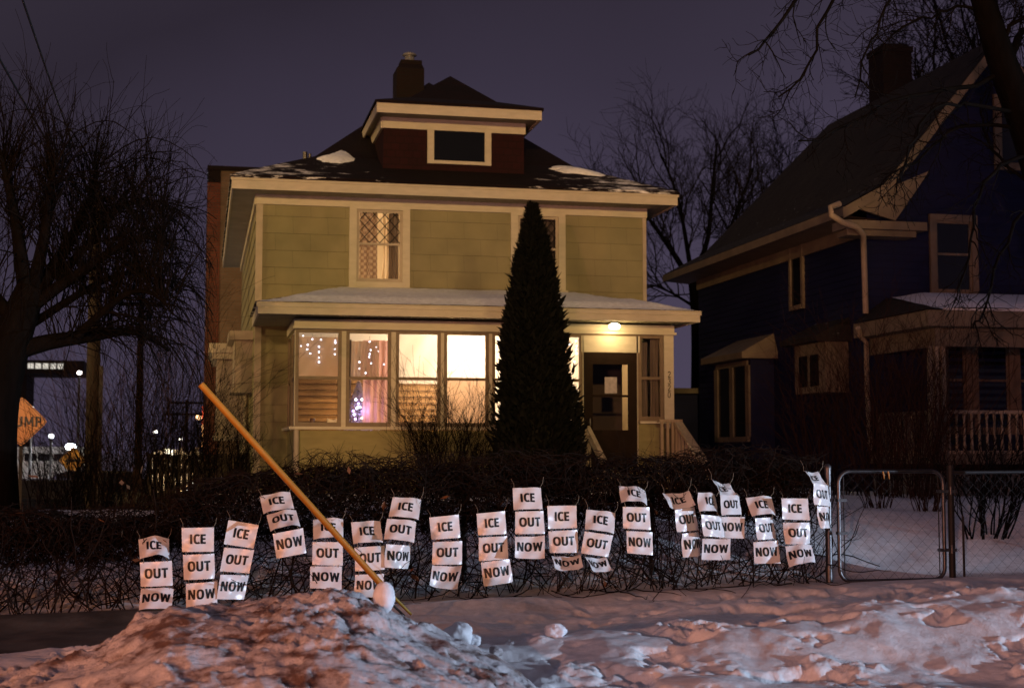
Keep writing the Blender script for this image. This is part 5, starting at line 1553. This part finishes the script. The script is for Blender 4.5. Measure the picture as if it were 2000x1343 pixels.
# rake boards and eave trim
mb = MB()
def rake(p0, p1, w, th):
    mb.prism([p0, p1, (p1[0], p1[1], p1[2] - w), (p0[0], p0[1], p0[2] - w)], (0, th, 0))
for sg in (1, -1):
    mx_ = (lambda x: x) if sg == 1 else (lambda x: 2 * NAX - x)
    rake((mx_(NEX0), yr0 - .003, NEZ - .02), (mx_(kx), yr0 - .003, kz - .02), .18, .05); rake((mx_(kx), yr0 - .003, kz - .02), (mx_(NAX), yr0 - .003, NAZ - .02), .22, .05)
mb.build('rake_boards', BTRIM, nb)
mb = MB(); mb.prism([(kx - .55, yr0 + .05, kz - .42), (kx + .15, yr0 + .05, kz - .05), (kx + .85, yr0 + .05, kz + .25), (kx + .2, yr0 + .05, kz - .62)], (0, .05, 0)); mb.build('rake_foot', BTRIM, nb)
mb = MB(); mb.box(NEX0 + .02, NX0 + .9, yr0 + .0, NYF - .012, NEZ - .36, NEZ - .22); mb.box(NEX0 + .1, NX0 + .75, yr0 + .1, NYF - .012, NEZ - .46, NEZ - .36); mb.build('cornice_return', BTRIM, nb)
mb = MB(); mb.box(NEX0 - .01, NEX0 + .02, yr0, yb0, NEZ - .16, NEZ - .01); mb.box(NX0 - .05, NX0 - .015, NYF, NYB, NEZ - .42, NEZ - .2); mb.quad((NEX0 + .02, yr0, NEZ - .15), (NEX0 + .02, yb0, NEZ - .15), (NX0, yb0, NEZ - .2), (NX0, yr0, NEZ - .2))
mb.build('eave_trim', BTRIM, nb)
# gutter downspout at the front corner
mb = MB()
dpts = [P(1640, 398, 21.35), P(1622, 405, 21.3), P(1624, 420, 21.3), P(1645, 434, 21.3), P(1674, 444, 21.4), P(1686, 458, 21.6), P(1687, 480, 21.85), P(1688, 520, 21.85), P(1691, 612, 21.85)]
DSP = mat('pale_downspout', (.34, .28, .20), .5, .2, 6)
mb.tubes([[tuple(p) for p in dpts]], [[.05] * 9], 10); mb.build('downspout', DSP, nb)
mb = MB(); dp2 = [P(1676, 640, 21.6), P(1680, 655, 21.7), P(1692, 668, 21.85), P(1693, 740, 21.9), P(1700, 880, 21.9)]
mb.tubes([[tuple(p) for p in dp2]], [[.045] * 5], 8); mb.build('downspout', DSP, nb)
sash_window(nb, *nw, NYF, .11, 4.95, BTRIM, BTRIM, DARKGLASS, .06, .04, label='upstairs front window')
sash_window(nb, *nw2, NYF, .12, None, BTRIM, BTRIM, DARKGLASS, .06, .04, label='attic window in the gable')


def side_window(parent, y0, y1, z0, z1, x, ci=.09, panes=1, mid=None):
    mb = MB()
    mb.box(x - .05, x + .02, y0 - ci, y0, z0 - ci, z1 + ci); mb.box(x - .05, x + .02, y1, y1 + ci, z0 - ci, z1 + ci)
    mb.box(x - .05, x + .02, y0, y1, z1, z1 + ci); mb.box(x - .065, x + .02, y0, y1, z0 - ci, z0)
    for k in range(1, panes):
        yy = y0 + (y1 - y0) * k / panes; mb.box(x - .045, x + .02, yy - .05, yy + .05, z0, z1)
    if mid: mb.box(x - .035, x + .01, y0, y1, mid - .02, mid + .02)
    w = mb.build('window', BTRIM, parent)
    mb = MB(); mb.quad((x - .02, y0, z0), (x - .02, y1, z0), (x - .02, y1, z1), (x - .02, y0, z1)); mb.build('glass', DARKGLASS, w)
    return w


def y_at(px, x):   # where the sight line at this column meets the wall plane X = x
    p = P(px, 750, 20.0); return x * 20.0 / p.x


def z_at(px, py, x):
    return P(px, py, y_at(px, x)).z


side_window(nb, y_at(1572, NX0), y_at(1552, NX0), z_at(1560, 597, NX0), z_at(1560, 480, NX0), NX0 - .01, .08)
# small bay and larger bay on the side
bx = NX0 - .45
ya, yb2 = y_at(1612, bx), y_at(1553, bx)
mb = MB(); mb.box(bx, NX0 - .012, ya, yb2, z_at(1580, 768, bx), z_at(1580, 672, bx)); o1 = mb.build('small_bay', BTRIM, nb)
zt_ = z_at(1580, 672, bx)
mb = MB(); mb.box(bx - .22, NX0 - .012, ya - .15, yb2 + .15, zt_, zt_ + .09)
mb.add([(bx - .22, ya - .15, zt_ + .09), (bx - .22, yb2 + .15, zt_ + .09), (NX0 - .012, yb2 + .05, zt_ + .42), (NX0 - .012, ya - .05, zt_ + .42)], [(0, 1, 2, 3)])
mb.add([(bx - .22, ya - .15, zt_ + .09), (NX0 - .012, ya - .05, zt_ + .42), (NX0 - .012, ya - .15, zt_ + .09)], [(0, 1, 2)])
mb.build('bay_roof', ROOF_B, o1)
mb = MB()
yy0, yy1 = ya + .25, yb2 - .15
for k in range(2):
    q0 = yy0 + (yy1 - yy0) * (k * .54); q1 = q0 + (yy1 - yy0) * .42
    mb.quad((bx - .004, q0, zt_ - .75), (bx - .004, q1, zt_ - .75), (bx - .004, q1, zt_ - .2), (bx - .004, q0, zt_ - .2))
mb.build('glass', DARKGLASS, o1)
bx = NX0 - .5
ya, yb2 = y_at(1466, bx), y_at(1398, bx)
z0_, z1_ = z_at(1430, 853, bx), z_at(1430, 718, bx)
mb = MB(); mb.box(bx, NX0 - .012, ya, yb2, .8, z1_ + .12); o2 = mb.build('large_bay', BLUEWALL, nb)
mb = MB(); mb.box(bx - .25, NX0 - .012, ya - .2, yb2 + .2, z1_ + .12, z1_ + .24)
mb.add([(bx - .25, ya - .2, z1_ + .24), (bx - .25, yb2 + .2, z1_ + .24), (NX0 - .012, yb2, z1_ + .62), (NX0 - .012, ya, z1_ + .62)], [(0, 1, 2, 3)])
mb.add([(bx - .25, ya - .2, z1_ + .24), (NX0 - .012, ya, z1_ + .62), (NX0 - .012, ya - .2, z1_ + .24)], [(0, 1, 2)])
mb.build('bay_roof', BTRIM, o2)
mb = MB()
for k in range(3):
    yy = ya + .1 + (yb2 - ya - .2) * k / 2; mb.box(bx - .04, bx - .001, yy - .09, yy + .09, z0_, z1_)
mb.box(bx - .04, bx - .001, ya + .1, yb2 - .1, z1_, z1_ + .1); mb.box(bx - .06, bx - .001, ya + .05, yb2 - .05, z0_ - .1, z0_)
mb.build('window_frame', BTRIM, o2)
mb = MB(); mb.quad((bx - .008, ya + .15, z0_), (bx - .008, yb2 - .15, z0_), (bx - .008, yb2 - .15, z1_), (bx - .008, ya + .15, z1_)); mb.build('glass', DARKGLASS, o2)
# rear lean-to
mb = MB(); mb.box(NX0 - .9, NX0 + 2, NYB + .6, NYB + 4, .6, 2.9); rw = mb.build('rear_extension', BLUEWALL, nb)
mb = MB(); mb.box(NX0 - 1.25, NX0 + 2, NYB + .4, NYB + 4.2, 2.9, 3.02); mb.box(NX0 - .98, NX0 - .902, NYB + .62, NYB + 1.6, 1.2, 2.7); mb.build('extension_trim', BTRIM, rw)
# chimney
q0, q1 = P(1713, 200, 26.5), P(1768, 200, 26.5)
ztp = P(1740, 92, 26.5).z
mb = MB(); mb.box(q0.x, q1.x, 26.2, 26.85, 7.4, ztp - .18); mb.box(q0.x - .03, q1.x + .03, 26.17, 26.88, ztp - .18, ztp - .06); mb.box(q0.x + .06, q1.x - .06, 26.27, 26.78, ztp - .06, ztp)
mb.build('chimney', BRICK_DK, nb)
# porch of the blue house
PO0, POF = 10.66, 19.5
pz = 3.72
mb = MB(); mb.box(PO0, 16.2, POF, POF + .03, pz - .24, pz); mb.box(PO0, PO0 + .03, POF + .03, NYF, pz - .24, pz)
mb.box(PO0 + .28, 16.2, POF + .3, POF + .4, pz - .52, pz - .245); mb.box(PO0 + .28, PO0 + .38, POF + .4, NYF, pz - .52, pz - .245)
mb.quad((PO0 + .03, POF + .03, pz - .243), (16.2, POF + .03, pz - .243), (16.2, NYF, pz - .243), (PO0 + .03, NYF, pz - .243))
mb.build('porch_trim', BTRIM, nb)
mb = MB(); mb.add([(PO0 - .03, POF - .03, pz + .01), (16.2, POF - .03, pz + .01), (16.2, NYF - .02, pz + .45), (PO0 + .6, NYF - .02, pz + .45), (PO0 - .03, NYF - .02, pz + .01)], [(0, 1, 2, 3)]); mb.tri((PO0 - .03, POF - .03, pz + .01), (PO0 + .6, NYF - .02, pz + .45), (PO0 - .03, NYF - .02, pz + .01)); mb.build('porch_roof', ROOF_B, nb)
U, V = np.meshgrid(np.linspace(0, 1, 60), np.linspace(0, 1, 16))
Xs = PO0 + .25 + (5.2 - .0) * U + .4 * V; Ys = POF + 0 + (NYF - .1 - POF) * V
ed = np.minimum(U * 5, V * 3 + .25)
mb = MB(); mb.grid(np.stack([Xs, Ys, pz + .015 + .44 * V + .10 * sstep(0, .6, ed) + .012 * fbm(Xs * 3, Ys * 3, 3, 6)], -1))
mb.quad((Xs[0, 0], POF, pz + .005), (Xs[0, -1], POF, pz + .005), (Xs[0, -1], POF - .001, pz + .09), (Xs[0, 0], POF - .001, pz + .03))
mb.build('porch_roof_snow', SNOW_ROOF, nb)
zfl = 1.55
mb = MB(); mb.box(PO0 + .25, 16.2, POF + .25, NYF - .01, 1.40, zfl); mb.build('porch_floor', BTRIM, nb)
mb = MB(); mb.box(PO0 + .3, 16.2, POF + .32, POF + .45, .7, 1.30); mb.box(PO0 + .3, PO0 + .43, POF + .45, NYF, .7, 1.30); mb.build('porch_skirt', CONC, nb)
mb = MB(); mb.quad((PO0 + .44, POF + .5, .7), (16, POF + .5, .7), (16, POF + .5, 1.4), (PO0 + .44, POF + .5, 1.4)); mb.build('porch_gap_shade', BLACKGAP, nb)  # black sheet standing in for the shade below the porch floor
for px in (1816, 1828, 1841):
    xx = P(px, 720, POF + .35).x
    mb = MB(); mb.box(xx - .032, xx + .032, POF + .31, POF + .375, zfl + .72, pz - .52); mb.build('porch_post', DSP, nb)
xx0 = P(1845, 840, POF + .35).x
mb = MB(); xa = P(1818, 840, POF + .35).x; mb.box(xa, xx0, POF + .27, POF + .43, zfl, zfl + .72); mb.build('porch_pier', BTRIM, nb)
zr0, zr1 = P(1920, 886, POF + .35).z, P(1920, 801, POF + .35).z
mb = MB(); mb.box(xx0, 16.2, POF + .32, POF + .40, zr1 - .05, zr1); mb.box(xx0, 16.2, POF + .32, POF + .40, zr0, zr0 + .05); nr = mb.build('porch_railing', DSP, nb)
k = 0
while xx0 + .1 + k * .128 < 14.2:
    xx = xx0 + .08 + k * .128; k += 1
    mb = MB(); mb.lathe((xx, POF + .36, zr0 + .05), [(.026, 0), (.026, .1), (.017, .14), (.026, .22), (.015, .45), (.026, .52), (.026, zr1 - zr0 - .1)], 8); mb.build('baluster', DSP, nr)
mb = MB(); mb.box(PO0 + .32, PO0 + .39, POF + .45, NYF, zr1 - .05, zr1); mb.box(PO0 + .32, PO0 + .39, POF + .45, NYF, zr0, zr0 + .05)
for k in range(15):
    yy = POF + .55 + k * .128; mb.box(PO0 + .335, PO0 + .375, yy, yy + .035, zr0 + .05, zr1 - .05)
mb.build('porch_side_railing', BTRIM, nb)
pw = [(1848, 1884), (1906, 1968), (1988, 2050)]
for a, b_ in pw:
    xa, xb = P(a, 720, NYF).x, P(b_, 720, NYF).x
    sash_window(nb, xa, xb, 1.95, 3.42, NYF, .10, 2.8, mat('neighbour_window_trim', (.17, .12, .085), .6, .2, 5) if a == 1848 else bpy.data.materials['neighbour_window_trim'], bpy.data.materials['neighbour_window_trim'], DARKGLASS, .06, .04, 'porch_window')

# ------------------------------------------------------------------ far left: utility pole, wires, signs, lamps, cars
up = thing('utility_pole', 'dark wooden utility pole behind the left tree with wires', 'utility pole', tuple(P(180, 1000, 28)))
pt_ = P(188, 372, 28); pb_ = P(178, 1010, 28)
mb = MB(); mb.tubes([[tuple(pb_), tuple((pb_ + pt_) / 2), tuple(pt_)]], [[.14, .125, .10]], 12); mb.build('pole', mat('pole_wood', (.022, .016, .012), .9, .4, 5, .3, 20, stretch=(5, 5, .5)), up)
mb = MB(); mb.beam(P(168, 392, 27.8), P(212, 388, 28.2), .09, .11); mb.build('crossarm', BARK, up)
mb = MB(); mb.box(pb_.x + .10, pb_.x + .17, pb_.y - .16, pb_.y - .09, 0, 3.2); mb.build('conduit', STEEL_DK, up)
def wire(mb, a, b_, sag, r, n=24):
    a = Vector(a); b_ = Vector(b_)
    pts_ = [a + (b_ - a) * (k / n) - Vector((0, 0, sag * 4 * (k / n) * (1 - k / n))) for k in range(n + 1)]
    mb.tubes([pts_], [[r] * (n + 1)], 5)
wg = 'overhead wires at the upper left'
for (a, b_, lab) in [((50, 0), (180, 372), 'overhead wire from the pole to the top left, nearer the house'), ((0, 100), (172, 392), 'overhead wire from the pole to the left edge')]:
    p1 = P(*b_, 28); p0 = P(*a, 13); p0 = p1 + (p0 - p1) * 1.25
    mb = MB(); wire(mb, p1, p0, .12, .011); tag(mb.build('overhead_wire', BLACKGAP), lab, 'wire', wg)
for k, (a, b_) in enumerate([((190, 380), (405, 388)), ((195, 392), (405, 400)), ((190, 404), (408, 414))]):
    mb = MB(); wire(mb, P(*a, 28), P(*b_, 41), .15, .012); tag(mb.build('overhead_wire', BLACKGAP), ['topmost', 'middle', 'lowest'][k] + ' of three wires running from the pole to the brick building', 'wire', wg)
p2 = P(268, 1000, 45); mb = MB(); mb.cyl((p2.x, 45, -.8), (p2.x, 45, P(268, 575, 45).z), .13, .09); u2 = P(268, 575, 45).z
mb.beam((p2.x - .7, 45, u2 - .3), (p2.x + .7, 45, u2 - .3), .1, .12); tag(mb.build('utility_pole', BARK), 'thinner farther utility pole left of the brick building', 'utility pole')
p3 = P(363, 900, 90); mb = MB(); mb.cyl((p3.x, 90, -.8), (p3.x, 90, P(363, 780, 90).z), .14, .1); u3 = P(363, 780, 90).z
for dz in (.2, .9): mb.beam((p3.x - 1, 90, u3 - dz), (p3.x + 1, 90, u3 - dz), .12, .14)
tag(mb.build('utility_pole', BARK), 'small distant utility pole with two crossarms', 'utility pole')

SIGN_OR = mat('orange_sign_sheeting', (.42, .15, .015), .35, .08, 4)
SIGN_YE = mat('yellow_sign_sheeting', (.75, .36, .02), .35, .08, 4)
def diamond_sign(lab, px, py, Yv, half, word, col, base_z, cat='road sign'):
    c_ = P(px, py, Yv)
    t_ = thing('road_sign', lab, cat, (c_.x, Yv + .05, base_z))
    mb = MB(); r_ = .06; h2 = half
    o_ = [(0, h2 - .03), (.03, h2), (-.03, h2)]
    pts_ = []
    for ax_, ay_ in ((1, 0), (0, 1), (-1, 0), (0, -1)):
        bx_, by_ = -ay_, ax_
        pts_ += [(ax_ * (h2 - r_) - bx_ * r_, ay_ * (h2 - r_) - by_ * r_), (ax_ * (h2 - r_ * .35), ay_ * (h2 - r_ * .35)), (ax_ * (h2 - r_) + bx_ * r_, ay_ * (h2 - r_) + by_ * r_)]
    mb.prism([(c_.x + a, Yv, c_.z + b_) for a, b_ in pts_], (0, .006, 0)); pl_ = mb.build('sign_panel', col, t_)
    mb = MB(); n = len(pts_)
    for k in range(n):
        a = pts_[k]; b_ = pts_[(k + 1) % n]
        mb.quad((c_.x + a[0] * .95, Yv - .003, c_.z + a[1] * .95), (c_.x + b_[0] * .95, Yv - .003, c_.z + b_[1] * .95), (c_.x + b_[0] * .915, Yv - .003, c_.z + b_[1] * .915), (c_.x + a[0] * .915, Yv - .003, c_.z + a[1] * .915))
    if word:
        def srf(u, v, off): return np.stack([c_.x + u, np.full_like(u, Yv - .003 - off), c_.z - v], -1)
        glyph_mesh(mb, word, srf, .045, 0, .18, .95, .16, 1)
    else:   # two-headed arrow
        w_ = half * .5
        mb.quad((c_.x - w_ * .5, Yv - .004, c_.z - .05), (c_.x + w_ * .5, Yv - .004, c_.z - .05), (c_.x + w_ * .5, Yv - .004, c_.z + .05), (c_.x - w_ * .5, Yv - .004, c_.z + .05))
        mb.tri((c_.x + w_ * .5, Yv - .004, c_.z - .15), (c_.x + w_ * 1.1, Yv - .004, c_.z), (c_.x + w_ * .5, Yv - .004, c_.z + .15))
        mb.tri((c_.x - w_ * .5, Yv - .004, c_.z + .15), (c_.x - w_ * 1.1, Yv - .004, c_.z), (c_.x - w_ * .5, Yv - .004, c_.z - .15))
    mb.build('sign_face_marks', INK, pl_)
    mb = MB(); mb.box(c_.x - .03, c_.x + .03, Yv + .008, Yv + .05, base_z - .2, c_.z + half * .6); mb.build('post', STEEL_DK, t_)
diamond_sign('orange diamond BUMP road sign beside the left tree trunk', 42, 823, 26, .44, 'BUMP', SIGN_OR, gh(P(40, 823, 26).x, 26))
diamond_sign('small yellow diamond sign with a black two-headed arrow', 143, 899, 52, .50, None, SIGN_YE, -.6)

lg = 'distant street lamps at the left'
def far_lamp(lab, px, py, Yv, r, col, st, power=None, arm=True, name='street_lamp'):
    c_ = P(px, py, Yv)
    t_ = thing(name, lab, 'street lamp', (c_.x, Yv, -.7), lg)
    mb = MB(); mb.lathe((c_.x, Yv, c_.z - r * .7), [(.01, 0), (r * .8, r * .35), (r, r * .8), (r * .7, r * 1.3), (.01, r * 1.5)], 14); mb.build('lamp_head', emit_mat('lamp_glow', col, st), t_)
    mb = MB(); mb.cyl((c_.x, Yv + .0, -.8), (c_.x, Yv, c_.z - r * .65), .06, .05); mb.lathe((c_.x, Yv, c_.z + r * .82), [(r * .8, 0), (r * .5, r * .3), (.01, r * .4)], 12); mb.build('pole', STEEL_DK, t_)
    if power: lamp('far_lamp_light', 'SPOT', (c_.x, Yv + .4, c_.z + r * .2), power, col, .2, (c_.x + .3, Yv - 4, -7), 118, .6)
far_lamp('bright white floodlight over the low white wall, far left', 138, 873, 70, .24, (.85, .95, 1), 26, 5000)
far_lamp('small globe street lamp left of the floodlight', 100, 852, 60, .11, (.9, .95, 1), 9, 3000)
far_lamp('high white street lamp left of the utility pole', 155, 728, 60, .10, (1, .95, .9), 14, 9000)
far_lamp('distant white street lamp between the thicket and the house', 303, 843, 70, .11, (1, .92, .8), 10, 5000)
far_lamp('tiny distant lamp left of the brick building', 352, 858, 95, .13, (1, .9, .75), 8)
far_lamp('white street lamp above the right edge of the BUMP sign', 61, 797, 60, .10, (.9, .95, 1), 7)
far_lamp('warm low lamp by the lit boards left of the house', 330, 884, 60, .22, (1, .85, .6), 6, 900)
far_lamp('warm lamp at the lit shopfront beside the brick corner', 388, 815, 75, .16, (1, .55, .25), 6, 300)
# lit strip of a building seen through the branches
q = P(85, 712, 130)
bld = thing('lit_building', 'distant flat building with a lit row of windows between the branches', 'building', (q.x, 130, -.7))
mb = MB(); z_ = q.z; mb.box(q.x - 2.2, q.x + 3.4, 130, 138, z_ - .75, z_ + .4); mb.box(q.x - 2.1, q.x - 1.5, 131, 137, -.8, z_ - .75); mb.build('wall', DARKFENCE, bld)
for k in range(5):
    mb = MB(); mb.box(q.x - 1.3 + k * .62, q.x - .82 + k * .62, 129.96, 129.995, z_ - .35, z_ + .12); mb.build('window', emit_mat('lit_window', (1, .92, .8), .7) if k == 0 else bpy.data.materials['lit_window'], bld)
# low white wall building at left
a, b_ = P(20, 905, 75), P(165, 905, 75)
wb = thing('low_white_building', 'long low white building behind the floodlight at the far left', 'building', (a.x, 75, -.7))
mb = MB(); mb.box(a.x - 4, b_.x, 75, 82, -.8, P(90, 872, 75).z); mb.build('wall', mat('white_render', (.5, .5, .48), .8, .2, 2), wb)
for k, px in enumerate((48, 75, 105)):
    mb = MB(); p_ = P(px, 890, 75); mb.box(p_.x, p_.x + .55, 74.96, 74.995, p_.z - .25, p_.z + .12); mb.build('window', DARKGLASS, wb)
# pale boards / shopfronts lit behind the thicket
q = P(365, 905, 60)
sf = thing('lit_shed', 'pale boarded shed wall lit warmly behind the thicket', 'shed', (q.x, 61, -.7))
mb = MB()
for k in range(14): mb.box(q.x - 1.4 + k * .21, q.x - 1.21 + k * .21, 61, 61.05, -.8, 1.55 + .1 * ((k * 7) % 3))
mb.build('boards', mat('pale_boards', (.5, .36, .2), .7, .3, 4), sf)
mb = MB(); mb.box(q.x - 1.4, q.x + 1.5, 61.06, 63, -.8, 1.5); mb.build('body', DARKFENCE, sf)
q = P(397, 835, 75)
ns_ = thing('lit_shop_sign', 'thin upright red and white lit sign beside the brick building', 'lit sign', (q.x, 75, -.7))
mb = MB(); mb.cyl((q.x, 75.1, -.8), (q.x, 75.1, q.z + 1.1), .06); mb.build('post', STEEL_DK, ns_)
mb = MB(); mb.box(q.x - .07, q.x + .07, 74.98, 75.02, q.z + .2, q.z + 1.1); mb.build('red_tube', emit_mat('red_tube', (1, .1, .03), 2.2), ns_)
mb = MB(); mb.box(q.x - .07, q.x + .07, 74.98, 75.02, q.z - 1.0, q.z + .15); mb.build('orange_tube', emit_mat('orange_tube', (1, .45, .15), 2.2), ns_)


def make_car(lab, px, Yv, rot, col, gz):
    c_ = P(px, 950, Yv)
    t_ = thing('parked_car', lab, 'car', (c_.x, Yv, gz), 'cars parked at the far left')
    t_.rotation_euler = (0, 0, rot)
    def bld(mb, name, mt, par=t_):
        me_o = mb
        V = me_o
        o_ = mb.build(name, mt)
        o_.parent = par
        return o_
    prof_ = [(-2.25, .45), (-2.28, .85), (-2.15, 1.05), (-1.95, 1.1), (-1.6, 1.65), (-1.2, 1.74), (.3, 1.74), (.55, 1.68), (1.15, 1.12), (2.05, .98), (2.28, .8), (2.3, .45)]
    mb = MB(); n = len(prof_)
    ring_ = lambda y, ins: [(x, y, z) if z < 1.15 else (x * (1 - .0), y - math.copysign(ins, y), z) for x, z in prof_]
    secs = [ring_(-.88, .16), ring_(.88, .16)]
    mb.add(secs[0] + secs[1], [(i, (i + 1) % n, n + (i + 1) % n, n + i) for i in range(n)]); mb.poly(secs[0]); mb.poly(secs[1][::-1])
    body = bld(mb, 'body', col)
    mb = MB()
    for sy in (-1, 1):
        y = sy * .80
        mb.poly([(-1.75, sy * .885, 1.16), (-1.45, sy * .735, 1.6), (.35, sy * .735, 1.62), (.95, sy * .885, 1.16)][::sy])
    mb.poly([(1.17, -.78, 1.14), (1.17, .78, 1.14), (.6, .66, 1.66), (.6, -.66, 1.66)]); mb.poly([(-1.98, .78, 1.14), (-1.98, -.78, 1.14), (-1.64, -.66, 1.6), (-1.64, .66, 1.6)])
    bld(mb, 'windows', DARKGLASS, body)
    for sx in (-1.4, 1.4):
        for sy in (-.8, .8):
            mb = MB(); mb.cyl((sx, sy - .1, .35), (sx, sy + .1, .35), .35, sides=20); bld(mb, 'wheel', BLACKGAP)
    for sy in (-.65, .65):
        mb = MB(); mb.box(2.22, 2.31, sy - .16, sy + .16, .72, .86); bld(mb, 'headlight', STEEL)
        mb = MB(); mb.box(-2.31, -2.22, sy - .13, sy + .13, .8, 1.02); bld(mb, 'tail_light', mat('red_lens', (.2, .01, .01), .3) if 'red_lens' not in bpy.data.materials else bpy.data.materials['red_lens'])
CARPAINT = mat('dark_car_paint', (.012, .012, .015), .25, .2, 3, spec=.5)
make_car('black car parked behind the hedge right of the left tree', 112, 31, R(12), CARPAINT, -.72)
make_car('second dark car behind the utility pole foot', 222, 44, R(8), CARPAINT, -.72)
